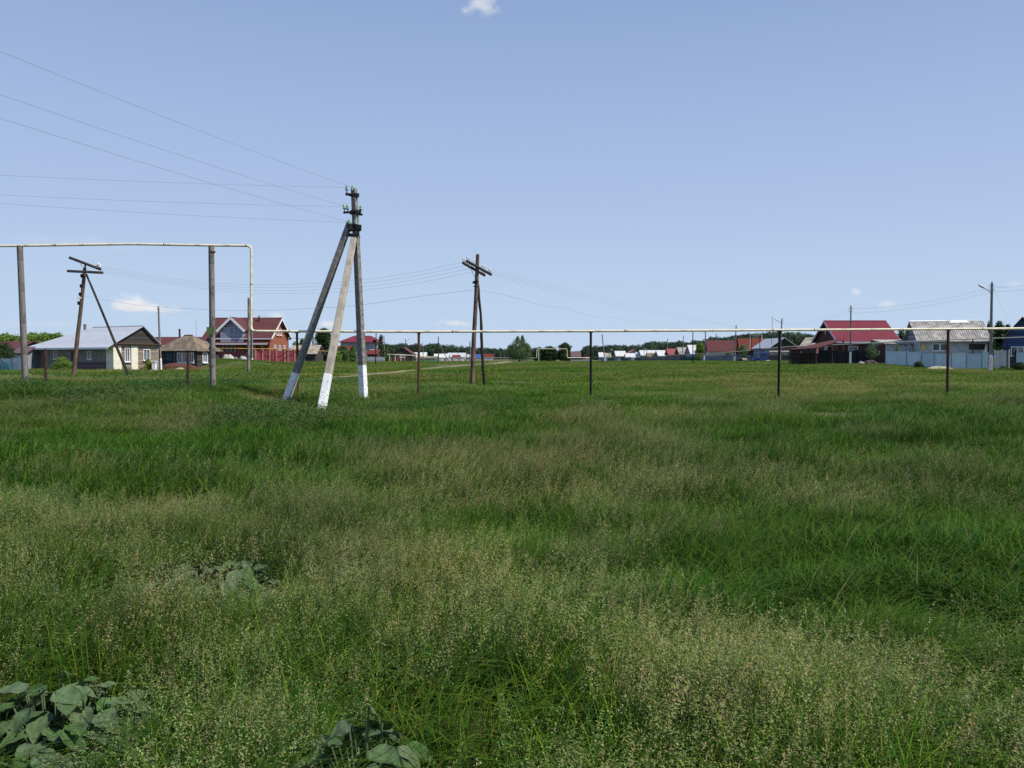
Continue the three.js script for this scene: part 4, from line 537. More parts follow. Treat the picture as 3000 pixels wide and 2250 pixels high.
{ // calf, head down, cream behind and black in front: one body from a smooth distance field
  const p = G(2184, 159), g = thing('calf', 'grazing calf with cream rump and black head and shoulders', 'calf', p);
  const bones = [[[-0.05, 0.78, 0], [0.62, 0.82, 0], 0.2, 0.24], [[0.62, 0.82, 0], [1.15, 0.78, 0], 0.24, 0.25], [[1.2, 0.8, 0], [1.55, 0.55, 0], 0.19, 0.13], [[1.55, 0.5, 0], [1.72, 0.22, 0], 0.13, 0.08], [[1.52, 0.6, -0.1], [1.5, 0.62, -0.24], 0.04, 0.03], [[1.52, 0.6, 0.1], [1.5, 0.62, 0.24], 0.04, 0.03], [[-0.2, 0.85, 0], [-0.3, 0.4, 0], 0.035, 0.03]];
  for (const z of [-0.13, 0.13]) bones.push([[1.08, 0.7, z], [1.06, 0.4, z], 0.11, 0.065], [[1.06, 0.4, z], [1.07, 0.02, z], 0.06, 0.05], [[0.02, 0.72, z], [0.1, 0.5, z], 0.15, 0.09], [[0.1, 0.5, z], [-0.06, 0.34, z], 0.075, 0.055], [[-0.06, 0.34, z], [0, 0.02, z], 0.055, 0.05]);
  const N = 64, mc = new MarchingCubes(N, new THREE.MeshBasicMaterial(), false, false, 60000), S = 1.15, cx = 0.7, cy = 0.55; mc.isolation = 0;
  for (let k = 0; k < N; k++) for (let j = 0; j < N; j++) for (let i = 0; i < N; i++) {
    const q = [(i / N * 2 - 1) * S + cx, (j / N * 2 - 1) * S + cy, (k / N * 2 - 1) * S]; let acc = 0;
    for (const [A, B, r0, r1] of bones) { const ab = [B[0] - A[0], B[1] - A[1], B[2] - A[2]], ap = [q[0] - A[0], q[1] - A[1], q[2] - A[2]], t = clamp((ap[0] * ab[0] + ap[1] * ab[1] + ap[2] * ab[2]) / (ab[0] ** 2 + ab[1] ** 2 + ab[2] ** 2)); acc += Math.exp(-26 * (Math.hypot(ap[0] - ab[0] * t, ap[1] - ab[1] * t, ap[2] - ab[2] * t) - mix(r0, r1, t))); }
    mc.field[k * N * N + j * N + i] = Math.log(acc + 1e-12) / 26;
  }
  mc.update(); const n = mc.count, pos = new Float32Array(n * 3), nor = new Float32Array(n * 3), col = new Float32Array(n * 3);
  for (let o = 0; o < n; o++) { const i = o - o % 3 + [0, 2, 1][o % 3], x = mc.positionArray[3 * o] * S + cx, y = mc.positionArray[3 * o + 1] * S + cy, z = mc.positionArray[3 * o + 2] * S; pos.set([-x, y, z], 3 * i); const q = V(-mc.normalArray[3 * o], mc.normalArray[3 * o + 1], mc.normalArray[3 * o + 2]).normalize(); nor.set(q.toArray(), 3 * i); const black = x > 0.72 + 0.12 * (fbm(y * 6, z * 6) - 0.5) || (y < 0.45); col.set(black ? [0.025, 0.018, 0.014] : [0.45, 0.34, 0.24], 3 * i); }
  { const a = V(pos[0], pos[1], pos[2]), b = V(pos[3], pos[4], pos[5]), c = V(pos[6], pos[7], pos[8]), f = b.sub(a).cross(c.sub(a)), q = V(nor[0], nor[1], nor[2]); if (f.dot(q) < 0) for (let i = 0; i < n * 3; i++) nor[i] = -nor[i]; }
  const geo = new THREE.BufferGeometry(); geo.setAttribute('position', new THREE.BufferAttribute(pos, 3)); geo.setAttribute('normal', new THREE.BufferAttribute(nor, 3)); geo.setAttribute('color', new THREE.BufferAttribute(col, 3));
  const m = new THREE.Mesh(geo, new THREE.MeshStandardMaterial({ vertexColors: true, roughness: 0.95, side: THREE.DoubleSide })); m.name = 'body'; m.castShadow = m.receiveShadow = true; g.add(m);
}
function heap(name, label, cat, px, d, w, h, dp, m, lump = 0.4) {
  const g = new THREE.IcosahedronGeometry(1, 4), p = g.attributes.position;
  for (let i = 0; i < p.count; i++) { const x = p.getX(i), y = p.getY(i), z = p.getZ(i), n = 1 + lump * (fbm(x * 2.5 + px, z * 2.5 + y * 2, 4) - 0.5); p.setXYZ(i, x * w / 2 * n, Math.max(-0.3, y) * h * n, z * dp / 2 * n); }
  g.computeVertexNormals(); const o = mesh(name, g, m); o.position.copy(G(px, d)); return tag(o, label, cat);
}
heap('sand_pile', 'low pale sand pile before the pale blue fence', 'sand pile', 2755, 88, 2.9, 0.42, 1.6, mat([0.62, 0.56, 0.48], 1, T.soil), 0.5);
heap('rubble_pile', 'grey-brown rubble pile before the black-green fence', 'rubble', 2545, 99, 2.0, 0.5, 1.4, mat([0.20, 0.14, 0.12], 1, T.rough), 1.2);
heap('stone_slab', 'pale stone lying left of the rubble pile', 'stone', 2522, 98.5, 0.8, 0.35, 0.6, mat([0.5, 0.48, 0.46], 0.9, T.grain), 0.8);
heap('plank_pile', 'low grey heap by the carport', 'heap', 2338, 108, 2.0, 0.22, 0.9, mat([0.34, 0.33, 0.31], 1, T.grain), 0.8);
heap('sand_pile', 'round cream sand heap before the tan-roofed hut', 'sand pile', 526, 92, 1.25, 0.4, 1.0, mat([0.68, 0.6, 0.44], 1, T.soil), 0.25);
heap('brick_heap', 'long low reddish-brown brick heap below the tan-roofed hut', 'brick heap', 520, 96, 5.4, 0.95, 1.4, mat([0.17, 0.075, 0.05], 1, T.brick), 0.5);
for (const [px, d, w] of [[297, 80, 0.75], [320, 80, 0.6], [418, 76, 0.4], [443, 75, 0.65], [392, 85, 0.4]]) heap('white_stone', 'flat whitish stone lying in short grass near cream corner', 'stone', px, d, w, 0.16, 0.5, mat([0.5, 0.48, 0.42], 0.95, T.grain), 0.9).userData.group = 'flat stones near the cream corner';
heap('white_sack', 'lumpy white sack heap on the mound by brick house', 'sacks', 668, 107, 1.5, 0.75, 0.8, mat([0.66, 0.62, 0.55], 0.9, T.grain), 0.9);
heap('white_sack', 'blocky whitish sack right of the lumpy sack heap', 'sacks', 712, 108, 1.1, 0.7, 0.8, mat([0.6, 0.58, 0.56], 0.9, T.grain), 0.5);
heap('grey_block', 'dull grey block between the two white sack heaps', 'block', 690, 108.5, 0.9, 0.55, 0.7, mat([0.26, 0.25, 0.23], 0.95, T.grain), 0.3);
heap('teal_tarpaulin', 'crumpled teal tarpaulin hanging on the faded blue fence', 'tarpaulin', 16, 79.5, 1.3, 0.9, 0.25, mat([0.03, 0.16, 0.20], 0.6, T.grain), 1.0);
heap('white_stone', 'round white stone beside thick weathered post', 'stone', 86, 60, 0.35, 0.25, 0.3, mat([0.8, 0.82, 0.8], 0.6), 0.3);
heap('straw_patch', 'thin layer of yellow straw before the calf', 'straw', 2150, 154, 4.5, 0.05, 3, mat([0.55, 0.45, 0.26], 1, T.soil), 0.5);
heap('white_stone', 'flat pale stone in the weeds before the truck', 'stone', 2250, 140, 0.9, 0.2, 0.6, mat([0.6, 0.58, 0.52], 0.9, T.grain), 0.6);
{ const g = thing('white_bollard', 'short whitewashed post beside yellow-green bush', 'post', G(452, 90)); mesh('post', bar(V(0, -0.2, 0), V(0, 1.0, 0), 0.42, 0.4), C.white, g); mesh('cap', bx(0.56, 0.1, 0.5, 0, 1.05, 0), C.white, g); }
function dish(label, px, py, d, r, az) { const c = P(px, py, d), g = thing('satellite_dish', label, 'satellite dish', c), s = new THREE.SphereGeometry(r, 16, 8, 0, Math.PI * 2, 0, 0.9).rotateX(Math.PI / 2).translate(0, 0, -r).scale(1, 1, -1).rotateY(az).rotateX(-0.3); mesh('reflector', s, mat([0.82, 0.82, 0.82], 0.5), g); mesh('arm', cyl(V(0, -0.05, 0), V(Math.sin(az) * r, -0.1, Math.cos(az) * r), 0.015, 0.015, 5), C.steel, g); mesh('mount', cyl(V(0, 0, 0), V(0, -0.6, -0.3), 0.03, 0.03, 6), C.steel, g); }
dish('white satellite dish by the ribbed gate', 2930, 998, 90, 0.45, -0.9); dish('small white dish on the two-storey house', 1096, 1000, 214, 0.5, 0.4); dish('white dish shape above the dark fence', 2428, 1021, 104.5, 0.34, 0.2); dish('small white dish at the hut corner', 616, 1022, 97.4, 0.3, 0.5);

// ------------------------------------------------------------------ trees, bushes
const leafMats = {
  dark: mat([0.030, 0.062, 0.018], 0.8, null, { transmission: 0.25, thickness: 0, vertexColors: true, specularIntensity: 0.25 }), mid: mat([0.075, 0.14, 0.036], 0.8, null, { transmission: 0.25, thickness: 0, vertexColors: true, specularIntensity: 0.25 }),
  bright: mat([0.15, 0.235, 0.04], 0.8, null, { transmission: 0.3, thickness: 0, vertexColors: true, specularIntensity: 0.25 }), grey: mat([0.14, 0.205, 0.09], 0.8, null, { transmission: 0.25, thickness: 0, vertexColors: true, specularIntensity: 0.25 }), willow: mat([0.105, 0.17, 0.06], 0.8, null, { transmission: 0.25, thickness: 0, vertexColors: true, specularIntensity: 0.25 }), yellow: mat([0.20, 0.24, 0.035], 0.8, null, { transmission: 0.3, thickness: 0, vertexColors: true, specularIntensity: 0.25 }),
};
function crownGeo(w, h, n, leaf, o = {}) {                                  // leaves through the volume of several lobes; base at y = 0
  const lobes = [], K = o.lobes || 9, bush = o.name === 'bush'; for (let k = 0; k < K; k++) { const a = rr(0, 6.28), r = Math.sqrt(rnd()) * 0.6, y = bush ? rr(0.28, 0.66) : rr(0.22, 0.86), s = (o.pointy ? 1 - y * 0.75 : 1 - Math.abs(y - 0.45) * 0.7); lobes.push([Math.cos(a) * r * w / 2 * s, y * h, Math.sin(a) * r * w / 2 * s, rr(0.2, 0.36) * w * (0.55 + 0.5 * s), rr(0.13, 0.22) * h * (bush ? 1.5 : 1)]); }
  lobes.push([0, h * 0.84, 0, w * 0.22, h * 0.16], [0, h * 0.5, 0, w * 0.36, h * 0.32]); if (o.low) lobes.push([w * 0.2, h * 0.2, 0, w * 0.34, h * 0.2], [-w * 0.2, h * 0.2, 0, w * 0.34, h * 0.2], [0, h * 0.18, w * 0.2, w * 0.3, h * 0.18]);
  if (o.list) { lobes.length = 0; for (const [x, y, z, rx, ry] of o.list) lobes.push([x * w, y * h, z * w, rx * w, ry * h]); }
  const pos = [], col = [];
  for (let i = 0; i < n; i++) {
    const L = lobes[Math.floor(rnd() * lobes.length)], u = rr(-1, 1), a = rr(0, 6.283), q = Math.sqrt(1 - u * u), rad = Math.pow(rnd(), 0.35) * rr(0.85, 1.1);
    const nx = q * Math.cos(a), ny = u, nz = q * Math.sin(a), x = L[0] + nx * L[3] * rad, y = Math.max(0.03 * h, L[1] + ny * L[4] * rad), z = L[2] + nz * L[3] * rad;
    const s = leaf * rr(0.6, 1.4), d1 = V(rr(-1, 1), rr(-1, 1), rr(-1, 1)).normalize(), nrm = V(nx + rr(-0.8, 0.8), ny + 0.3 + rr(-0.8, 0.8), nz + rr(-0.8, 0.8)).normalize(), e = d1.cross(nrm).normalize(), f = nrm.clone().cross(e), c = V(x, y, z);
    const p = [[-1, 0], [-0.1, 0.55], [1, 0.08], [0, -0.5]].map(([A, B]) => c.clone().addScaledVector(e, A * s).addScaledVector(f, B * s).addScaledVector(nrm, A * A * s * 0.2)), t = rr(0.72, 1.3), tint = o.flower && rnd() < o.flower ? [9, 5.5, 11] : [t * rr(0.9, 1.1), t, t * rr(0.85, 1.1)];
    for (const k of [0, 1, 2, 0, 2, 3]) { pos.push(p[k].x, p[k].y, p[k].z); col.push(...tint); }
  }
  const g = new THREE.BufferGeometry(); g.setAttribute('position', new THREE.Float32BufferAttribute(pos, 3)); g.setAttribute('color', new THREE.Float32BufferAttribute(col, 3)); g.computeVertexNormals(); return g;
}
function leafMesh(name, g, m, parent) { const o = new THREE.Mesh(g, m); o.name = name; o.castShadow = o.receiveShadow = true; parent.add(o); return o; }
function tree(label, px, d, topRow, w, m, o = {}) {                         // width in photograph pixels
  const p = G(px, d), top = P(px, topRow, d).y - p.y, W = w / F * d, clear = (o.clear ?? 0.12) * top, g = thing(o.name || 'tree', label, o.cat || 'tree', p, o.turn ?? rr(0, 6), o.group);
  leafMesh(o.name === 'bush' ? 'foliage' : 'crown', crownGeo(W, top - clear, o.n || 2600, o.leaf || top * 0.034 + 0.05, o).translate(0, clear, 0), m, g);
  const tr = [cyl(V(0, -0.3, 0), V(W * 0.03, top * 0.62, 0), Math.max(0.04, top * 0.028), Math.max(0.02, top * 0.01), 8)];
  for (let k = 0; k < 6; k++) { const y = top * rr(0.2, 0.5), a = k * 1.1; tr.push(cyl(V(0, y, 0), V(Math.cos(a) * W * 0.3, y + top * 0.25, Math.sin(a) * W * 0.3), top * 0.012 + 0.01, top * 0.005 + 0.005, 6)); }
  mesh(o.name === 'bush' ? 'stem' : 'trunk', tr, C.woodDark, g); return g;
}
tree('dense leafy willow standing alone beside dirt track', 1521, 172, 982, 74, leafMats.willow, { n: 10000, leaf: 0.12, clear: 0, turn: 0, list: [[-0.25, 0.3, 0, 0.27, 0.3], [0.25, 0.3, 0, 0.25, 0.3], [0, 0.35, 0.2, 0.3, 0.32], [0, 0.3, -0.2, 0.3, 0.3], [-0.1, 0.6, 0, 0.22, 0.27], [0.14, 0.66, 0, 0.16, 0.26], [0.32, 0.5, 0, 0.15, 0.22], [-0.34, 0.46, 0, 0.14, 0.2], [0.13, 0.87, 0, 0.06, 0.13], [-0.06, 0.82, 0, 0.08, 0.15]] });
tree('tall dark tree next to red fence and street pole', 952, 160, 960, 74, leafMats.dark, { n: 8000, leaf: 0.17, low: true, clear: 0.02, lobes: 16 });
tree('bright bush in front of little red-roofed annex', 1008, 156, 1010, 46, leafMats.mid, { name: 'bush', cat: 'bush', n: 3000, low: true, clear: 0, leaf: 0.15 });
tree('leafy bush between annex and street pole', 1034, 162, 1012, 32, leafMats.mid, { name: 'bush', cat: 'bush', n: 2400, low: true, clear: 0, leaf: 0.15 });
tree('low bush at the foot of the dark tree', 985, 152, 1028, 36, leafMats.bright, { name: 'bush', cat: 'bush', n: 2000, low: true, clear: 0, leaf: 0.14 });
tree('slim tree with white blossom beside grey two-storey house', 1117, 205, 978, 26, leafMats.dark, { n: 3200, flower: 0.13, leaf: 0.16, clear: 0.05, low: true, pointy: true });
tree('leafy tree behind the street lamp near blossom tree', 1134, 250, 1006, 22, leafMats.mid, { n: 1800, low: true, clear: 0 });
tree('small trees behind the pale slate shed', 886, 175, 992, 30, leafMats.mid, { n: 1800 }); tree('thin tree above the red fence', 865, 180, 1000, 18, leafMats.grey, { n: 1000 });
tree('bright green tree right of the steep white roof', 2052, 226, 1001, 36, leafMats.bright, { n: 3000, low: true, clear: 0.03, leaf: 0.2 });
tree('small grey-green tree before the rusty red roof', 2178, 172, 1008, 34, leafMats.grey, { n: 1600, clear: 0.25, leaf: 0.15 });
tree('yellow-green bush at the whitewashed house corner', 2134, 188, 1031, 28, leafMats.bright, { name: 'bush', cat: 'bush', n: 1800, low: true, clear: 0, leaf: 0.14 });
tree('round green bush before the grey-roofed house', 180, 83, 1044, 62, leafMats.bright, { name: 'bush', cat: 'bush', n: 4500, low: true, clear: 0, leaf: 0.07 });
tree('yellow-green bush beside short whitewashed post', 434, 90.5, 1050, 34, leafMats.yellow, { name: 'bush', cat: 'bush', n: 2500, low: true, clear: 0, leaf: 0.07 });
tree('dark hedge bush behind faded blue fence', 8, 86, 998, 80, leafMats.dark, { name: 'bush', cat: 'bush', n: 6000, low: true, clear: 0, leaf: 0.09, lobes: 14 });
tree('thin shrub before the crimson-roofed house wall', 2552, 101, 1004, 40, leafMats.grey, { name: 'bush', cat: 'bush', n: 1000, clear: 0.2, leaf: 0.07 });
tree('small shrub at the annex window', 2628, 98.5, 1008, 24, leafMats.grey, { name: 'bush', cat: 'bush', n: 600, clear: 0.2, leaf: 0.07 });
tree('dark low bush before the pale blue fence panel', 2692, 92.5, 1058, 36, leafMats.dark, { name: 'bush', cat: 'bush', n: 1600, low: true, clear: 0, leaf: 0.05 });
tree('grey-green weeds at the foot of ribbed gate', 2940, 84, 1072, 40, leafMats.mid, { name: 'bush', cat: 'bush', n: 1500, low: true, clear: 0, leaf: 0.05 });
tree('dark weeds at the right end of short blue fence', 2988, 82, 1060, 50, leafMats.dark, { name: 'bush', cat: 'bush', n: 2000, low: true, clear: 0, leaf: 0.06 });
for (const [px, w, t] of [[2899, 34, 944], [2925, 46, 940], [2950, 30, 950]]) tree('dark tree behind the slate-roofed house', px, 150, t, w, leafMats.dark, { n: 2200, low: true, clear: 0.05, leaf: 0.2, group: 'dark trees behind the slate-roofed house' });
tree('dark tree showing between crimson and slate roofs', 2640, 135, 962, 40, leafMats.dark, { n: 2200, low: true, clear: 0.05, leaf: 0.18 });
for (const [px, w, t] of [[-20, 50, 976], [18, 46, 974], [48, 40, 982], [76, 40, 980], [100, 50, 972], [132, 56, 970], [165, 50, 975]]) tree('sunlit green tree behind the grey-roofed house', px, 150, t, w * 1.5, leafMats.bright, { n: 3000, low: true, clear: 0.05, leaf: 0.22, group: 'sunlit trees behind the grey-roofed house' });
for (const [px, w, t, d] of [[1654, 56, 1003, 372], [1612, 44, 1014, 372], [1580, 36, 1017, 372]]) tree('big dark tree behind the far pipe arch', px, d, t, w, leafMats.dark, { n: 3000, low: true, clear: 0, leaf: 0.45, group: 'big dark trees behind the far pipe arch' });
for (const [px, w, t, d] of [[2236, 120, 1056, 152], [2300, 70, 1058, 143], [2180, 60, 1058, 165], [2120, 60, 1056, 185]]) tree('low green weed clump along the verge by the truck', px, d, t, w * 0.5, leafMats.mid, { name: 'bush', cat: 'bush', n: 1600, low: true, clear: 0, leaf: 0.09, group: 'weed clumps along the verge' });
// the far wood: one mass of crowns
{
  const line = [[700, 620, 1022], [900, 640, 1018], [1060, 650, 1012], [1200, 650, 1008], [1300, 640, 1009], [1400, 640, 1018], [1480, 640, 1022], [1560, 560, 1020], [1600, 460, 1022], [1690, 430, 1030], [1715, 420, 1014], [1800, 420, 1012], [1885, 420, 1010], [1900, 400, 1002], [1960, 400, 1003], [2040, 400, 1000], [2100, 400, 988], [2200, 400, 978], [2260, 400, 974], [2330, 420, 976], [2400, 430, 984], [2480, 440, 986], [2600, 440, 985], [2760, 440, 990], [3000, 440, 985], [3300, 440, 985]];
  const spots = [[], [], []];
  for (let px = 640; px < 3300; px += 4.2) {
    let k = 0; while (k < line.length - 2 && px > line[k + 1][0]) k++; const t = clamp((px - line[k][0]) / (line[k + 1][0] - line[k][0])), d0 = mix(line[k][1], line[k + 1][1], t), row = mix(line[k][2], line[k + 1][2], t);
    for (let r = 0; r < 3; r++) { const d = d0 + r * 22 + rr(-8, 8), p = G(px + rr(-4, 4), d), top = P(px, row + (2 - r) * rr(2, 7) + rr(-3, 5) + 5 * (fbm(px * 0.05, 3, 2) - 0.5), d).y, h = Math.max(3, top - p.y); spots[Math.floor(rnd() * 3)].push([p, h, rr(0.55, 0.95)]); }
  }
  for (let v = 0; v < 3; v++) {
    const g = crownGeo(1, 1, 700, 0.055, { low: true, lobes: 11 + v * 3, pointy: v === 2 }), m = new THREE.InstancedMesh(g, mat([0.026, 0.052, 0.024], 0.85, null, { vertexColors: true }), spots[v].length), M = new THREE.Matrix4();
    spots[v].forEach(([p, h, a], i) => { M.compose(p, new THREE.Quaternion().setFromAxisAngle(V(0, 1, 0), rr(0, 6.28)), V(h * a, h, h * a)); m.setMatrixAt(i, M); const t = rr(0.75, 1.35); m.setColorAt(i, new THREE.Color(t * rr(0.85, 1.15), t, t * rr(0.8, 1.1))); });
    m.name = numbered('far_wood'); m.castShadow = m.receiveShadow = true; scene.add(m); tag(m, ['dark green far wood closing the horizon', 'round crowns of the dark far wood', 'taller crowns of the dark far wood'][v], 'wood', null, 'stuff');
  }
}
console.log('trees done');

// ------------------------------------------------------------------ burdock in the foreground
const burdockAt = [];
{
  const leafG = v => { // broad heart-shaped wavy leaf along +x, 1 long
    const nu = 9, nv = 8, pos = [], idx = [];
    for (let i = 0; i <= nu; i++) for (let j = 0; j <= nv; j++) { const u = i / nu, s = j / nv * 2 - 1, w = 0.40 * Math.pow(Math.sin(Math.PI * Math.pow(u, 0.62) * 0.995 + 0.004), 0.75) + 0.01, x = u - 0.12 * Math.abs(s) * (1 - u), z = s * w * (1 + 0.07 * Math.sin(u * 17 + v * 2 + s * 3)); pos.push(x, -0.42 * u * u + 0.12 * u + 0.13 * s * s * (0.5 + u) * (v % 2 ? 1 : 0.4) + 0.028 * Math.sin(u * 15 + v) * s + 0.02 * Math.sin(s * 9 + u * 8), z); if (i && j) { const a = i * (nv + 1) + j; idx.push(a - nv - 2, a - nv - 1, a, a - nv - 2, a, a - 1); } }
    const g = new THREE.BufferGeometry(); g.setAttribute('position', new THREE.Float32BufferAttribute(pos, 3)); g.setIndex(idx); g.computeVertexNormals(); return boxUV(g);
  };
  const leafs = [0, 1, 2, 3].map(leafG), t = tex(128, (u, v) => { const vein = Math.abs(((u * 7) % 1) - 0.5) > 0.46 ? 1.12 : 1; return (0.7 + 0.3 * fbm(u * 9, v * 9, 4, 9)) * vein; }, 1.0);
  const ms = [[0.105, 0.185, 0.065], [0.13, 0.205, 0.09], [0.085, 0.165, 0.045], [0.15, 0.215, 0.11]].map(c => mat(c, 0.85, t, { transmission: 0.15, thickness: 0, specularIntensity: 0.3 })), pm = mat([0.10, 0.13, 0.06], 0.8);
  const plant = (label, px, py, n, size, R0, tall = 1) => { // grass thins out under the leaves, see burdockAt
    const d = (EYE - 0.22) * F / (py - HORIZON), p = G(px, d), g = thing('burdock', label, 'plant', p); burdockAt.push([p.x, p.z, R0]);
    for (let k = 0; k < n; k++) {
      const a = k * 2.4 + rr(-0.3, 0.3), r = R0 * Math.sqrt((k + 0.6) / n), h = tall * rr(0.22, 0.34) * (1.15 - 0.75 * r / R0), s = size * rr(0.6, 1.25), x = Math.cos(a) * r, z = Math.sin(a) * r, y = ground(p.x + x, p.z + z) - p.y;
      mesh('stalk', cyl(V(x * 0.35, y, z * 0.35), V(x, y + h, z), 0.007, 0.004, 5), pm, g);
      const m = new THREE.Mesh(leafs[k % 4], ms[(k * 7) % 4]); m.name = 'leaf'; m.castShadow = m.receiveShadow = true; m.position.set(x, y + h, z); m.scale.set(s, s, s); m.rotation.set(rr(-0.5, 0.5), -a + rr(-0.7, 0.7), rr(-0.85, 0.2)); g.add(m);
    }
  };
  plant('big grey-green burdock with broad drooping leaves and dark gaps', 140, 2085, 130, 0.105, 0.36);
  plant('burdock half sunk in seeding grass with bluish leaves', 1050, 2200, 46, 0.105, 0.26);
  plant('spreading burdock farther off beside lush grass', 590, 1690, 120, 0.12, 0.5, 0.95);
}
// ------------------------------------------------------------------ the meadow: tufts of blades and seed heads, uncountable
{
  const blade = (P_, C_, x, z, h, w, yaw, bend, c, segs, lean) => {
    const dx = Math.cos(yaw), dz = Math.sin(yaw); let prev = null;
    for (let k = 0; k <= segs; k++) {
      const t = k / segs, b = bend * t * t, px = x + dx * b * h + lean * t * t * h, pz = z + dz * b * h, py = h * t * (1 - 0.3 * bend * t * t), ww = w * (1 - t * t) * 0.5 + 0.0004, q = [[px - dz * ww, py, pz + dx * ww], [px + dz * ww, py, pz - dx * ww]];
      if (prev) { if (k < segs) P_.push(...prev[0], ...prev[1], ...q[1], ...prev[0], ...q[1], ...q[0]); else P_.push(...prev[0], ...prev[1], ...q[0]); for (let n = 0; n < (k < segs ? 6 : 3); n++) C_.push(...c); }
      prev = q;
    }
  };
  const flake = (P_, C_, x, y, z, s, l, c) => { const a = rr(0, 6.28), t = rr(-0.6, 0.9), ux = Math.cos(a) * Math.cos(t) * l, uy = Math.sin(t) * l, uz = Math.sin(a) * Math.cos(t) * l, vx = -Math.sin(a) * s, vz = Math.cos(a) * s; P_.push(x - ux, y - uy, z - uz, x + vx, y + s * 0.3, z + vz, x + ux, y + uy, z + uz, x - ux, y - uy, z - uz, x + ux, y + uy, z + uz, x - vx, y - s * 0.3, z - vz); for (let n = 0; n < 6; n++) C_.push(...c); };
  const done = (P_, C_) => { const g = new THREE.BufferGeometry(); g.setAttribute('position', new THREE.Float32BufferAttribute(P_, 3)); g.setAttribute('color', new THREE.Float32BufferAttribute(C_, 3)); g.computeVertexNormals(); return g; };
  /* beyond the pipe the grass is shorter and tinted lighter and yellower */ const leafC = () => { const t = rr(0.75, 1.3), y = rnd(); return y < 0.015 ? [0.30, 0.27, 0.11] : y < 0.4 ? [0.115 * t, 0.195 * t, 0.014 * t] : y < 0.78 ? [0.056 * t, 0.160 * t, 0.011 * t] : [0.028 * t, 0.108 * t, 0.014 * t]; };
  const seedC = () => { const t = rr(0.7, 1.25), y = rnd(); return y < 0.03 ? [0.29 * t, 0.215 * t, 0.12 * t] : y < 0.45 ? [0.32 * t, 0.34 * t, 0.145 * t] : [0.215 * t, 0.30 * t, 0.09 * t]; };
  const lush = (r, n, s, hMin, hMax, w) => { const p = [], c = []; for (let i = 0; i < n; i++) { const a = rr(0, 6.28), q = r * Math.sqrt(rnd()); blade(p, c, Math.cos(a) * q, Math.sin(a) * q, rr(hMin, hMax), rr(0.7, 1.3) * w * s, rr(-3.14, 3.14), rr(0.2, 1.5), leafC(), s > 3 ? 2 : s > 2 ? 3 : 4, rr(0.0, 0.45)); } return done(p, c); };
  const seedT = (r, n, s, hMin, hMax, spike) => {
    const p = [], c = []; for (let i = 0; i < n; i++) {
      const a = rr(0, 6.28), q = r * Math.sqrt(rnd()), x = Math.cos(a) * q, z = Math.sin(a) * q, h = rr(hMin, hMax), lean = rr(0.02, 0.35), yaw = rr(0, 6.28), bend = rr(0.05, 0.3); blade(p, c, x, z, h * 0.95, 0.0022 * s, yaw, bend, [0.10, 0.135, 0.05], 2, lean);
      const col = seedC(), len = rr(0.10, 0.19), m = Math.max(5, Math.round(spike / Math.sqrt(s)));
      for (let k = 0; k < m; k++) { const t = k / m, sp = (1 - t) * rr(0.2, 1) * 0.055, an = rr(0, 6.28), y = h * (1 - 0.28 * bend) - len + len * t + rr(-0.01, 0.01), f = Math.min(1, y / h); flake(p, c, x + (Math.cos(yaw) * bend + lean) * f * f * h + Math.cos(an) * sp, y, z + Math.sin(yaw) * bend * f * f * h + Math.sin(an) * sp, 0.0017 * Math.pow(s, 0.8) * rr(0.7, 1.4), 0.005 * Math.pow(s, 0.75) * rr(0.7, 1.5), col.map(v => v * rr(0.8, 1.2))); }
    } return done(p, c);
  };
  const herb = (r, n, s) => { const p = [], c = []; for (let i = 0; i < n; i++) { const a = rr(0, 6.28), q = r * Math.sqrt(rnd()); const t = rr(0.7, 1.3); flake(p, c, Math.cos(a) * q, rr(0.08, 0.5), Math.sin(a) * q, 0.016 * s, 0.032 * s, [0.055 * t, 0.135 * t, 0.028 * t]); } return done(p, c); };
  const M = mat([1, 1, 1], 0.85, null, { transmission: 0.25, thickness: 0, specularIntensity: 0.15, vertexColors: true });
  // tiers by distance: from, to, patch radius, tufts per square metre, coarseness
  const tiers = [[1.2, 7.5, 0.32, 8, 1], [7.5, 17, 0.5, 3.5, 1.5], [17, 42, 0.75, 1.9, 2.3], [42, 110, 2.0, 0.3, 5], [110, 330, 4.6, 0.06, 12]];
  tiers.forEach(([d0, d1, r, dens, s], ti) => {
    const kinds = [
      lush(r, 420, s, 0.16, 0.46, 0.0052), lush(r, 420, s, 0.14, 0.42, 0.0045), lush(r, 300, s, 0.2, 0.52, 0.007),
      seedT(r, 60, s, 0.36, 0.62, 38), seedT(r, 46, s, 0.34, 0.56, 34), herb(r, 420, Math.max(1, s * 0.42))];
    const spots = kinds.map(() => []), area = 0.86 * (d1 * d1 - d0 * d0) / 1 + 6 * (d1 - d0), N = Math.round(area * dens);
    for (let i = 0; i < N; i++) {
      const d = Math.sqrt(rr(d0 * d0, d1 * d1)), x = rr(-1, 1) * (0.78 * d + 2.5), z = -d;
      if (d > 20 && d < 240 && trackDist(x, z) < 0.55 + r * 0.75 + (d > 100 ? 0.8 : 0)) continue;
      if (ti < 2 && burdockAt.some(([bx_, bz, R]) => Math.hypot(bx_ - x, (bz - z) * 1.0) < R + 0.1 && rnd() < 0.9)) continue;
      const sd = seedy(x, z) + rr(-0.22, 0.22), lushH = fbm(x * 0.22 + 90, z * 0.22, 3), near = d > 90 ? 0.4 : d > 28 ? 0.6 : d > 20 ? 0.82 : 1;
      const gap = ti < 2 && fbm(x * 1.1 + 7, z * 1.1 + 70, 2) < 0.27; if (gap && rnd() < 0.45) continue;
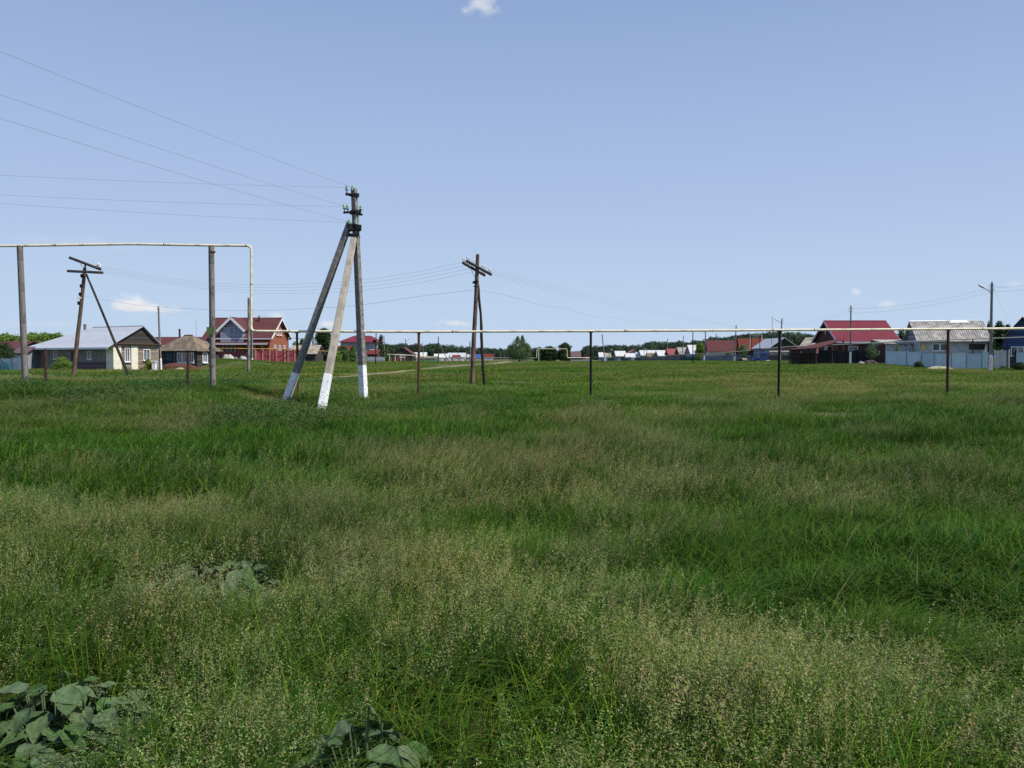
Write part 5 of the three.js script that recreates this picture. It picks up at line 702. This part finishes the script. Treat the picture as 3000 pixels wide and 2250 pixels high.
      const clump = fbm(x * 0.95 + 300, z * 0.95, 2), hs = near * (0.72 + 0.4 * lushH) * mix(0.6, 1.45, clump) * rr(0.85, 1.15), farTint = clamp((d - 26) / 10), vt = 0.8 * rr(0.8, 1.2) * mix(0.75, 1.25, fbm(x * 0.5 + 60, z * 0.5, 2)) * mix(1, 1.25, farTint), tint = [vt * rr(0.92, 1.08) * mix(0.82, 1.22, sd) * mix(1, 1.15, farTint), vt * rr(0.96, 1.04) * mix(0.93, 1.05, sd), vt * rr(0.92, 1.08) * mix(0.9, 1.05, sd)];  // tint ramps lighter and yellower with distance from the camera
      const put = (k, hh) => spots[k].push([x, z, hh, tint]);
      const weedy = d > 18 && d < 60 && x < -0.05 * d && fbm(x * 0.3, z * 0.3 + 30, 2) > 0.56;
      if (weedy && rnd() < 0.6) put(5, hs * 1.2);
      put(sd < 0.4 && rnd() < 0.6 ? 2 : rnd() < 0.5 ? 0 : 1, hs);
      const tuft = d < 42 ? fbm(x * 1.3 + 500, z * (d < 12 ? 1.3 : 0.7) + 200, 2) - 0.5 : 0; if (rnd() < clamp((sd - 0.36 + tuft * 1.5) * 1.9)) put(rnd() < 0.5 ? 3 : 4, hs * rr(0.85, 1.1));
    }
    kinds.forEach((g, k) => {
      if (!spots[k].length) return; const m = new THREE.InstancedMesh(g, M, spots[k].length), X = new THREE.Matrix4(), Q = new THREE.Quaternion();
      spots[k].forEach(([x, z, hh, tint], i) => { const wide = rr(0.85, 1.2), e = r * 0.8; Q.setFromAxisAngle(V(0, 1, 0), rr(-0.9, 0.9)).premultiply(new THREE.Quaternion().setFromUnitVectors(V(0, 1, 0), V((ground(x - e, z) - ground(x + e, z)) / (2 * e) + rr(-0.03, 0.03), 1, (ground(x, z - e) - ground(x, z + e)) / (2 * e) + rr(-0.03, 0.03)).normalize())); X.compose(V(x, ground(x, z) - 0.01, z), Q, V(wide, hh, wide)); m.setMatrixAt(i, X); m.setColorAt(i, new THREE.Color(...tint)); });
      m.name = numbered(['meadow_grass', 'meadow_grass', 'broad_grass', 'seeding_grass', 'seeding_grass', 'leafy_weeds'][k]); m.castShadow = m.receiveShadow = true; scene.add(m);
      tag(m, ['fine green meadow grass', 'fine green meadow grass', 'lush broad-bladed dark grass', 'pale seeding grass with airy heads', 'pale seeding grass with airy heads', 'low leafy weeds in the grass'][k] + [' at the near edge', ' in the near meadow', ' around the poles', ' before the houses', ' far across the common'][ti], 'grass', null, 'stuff');
    });
  });
}
console.log('grass done');

// ------------------------------------------------------------------ render
const renderer = new THREE.WebGLRenderer({ antialias: true });
renderer.toneMapping = THREE.LinearToneMapping; renderer.toneMappingExposure = EXPOSURE; renderer.shadowMap.enabled = true; renderer.shadowMap.type = THREE.PCFSoftShadowMap;
renderer.render(scene, camera);
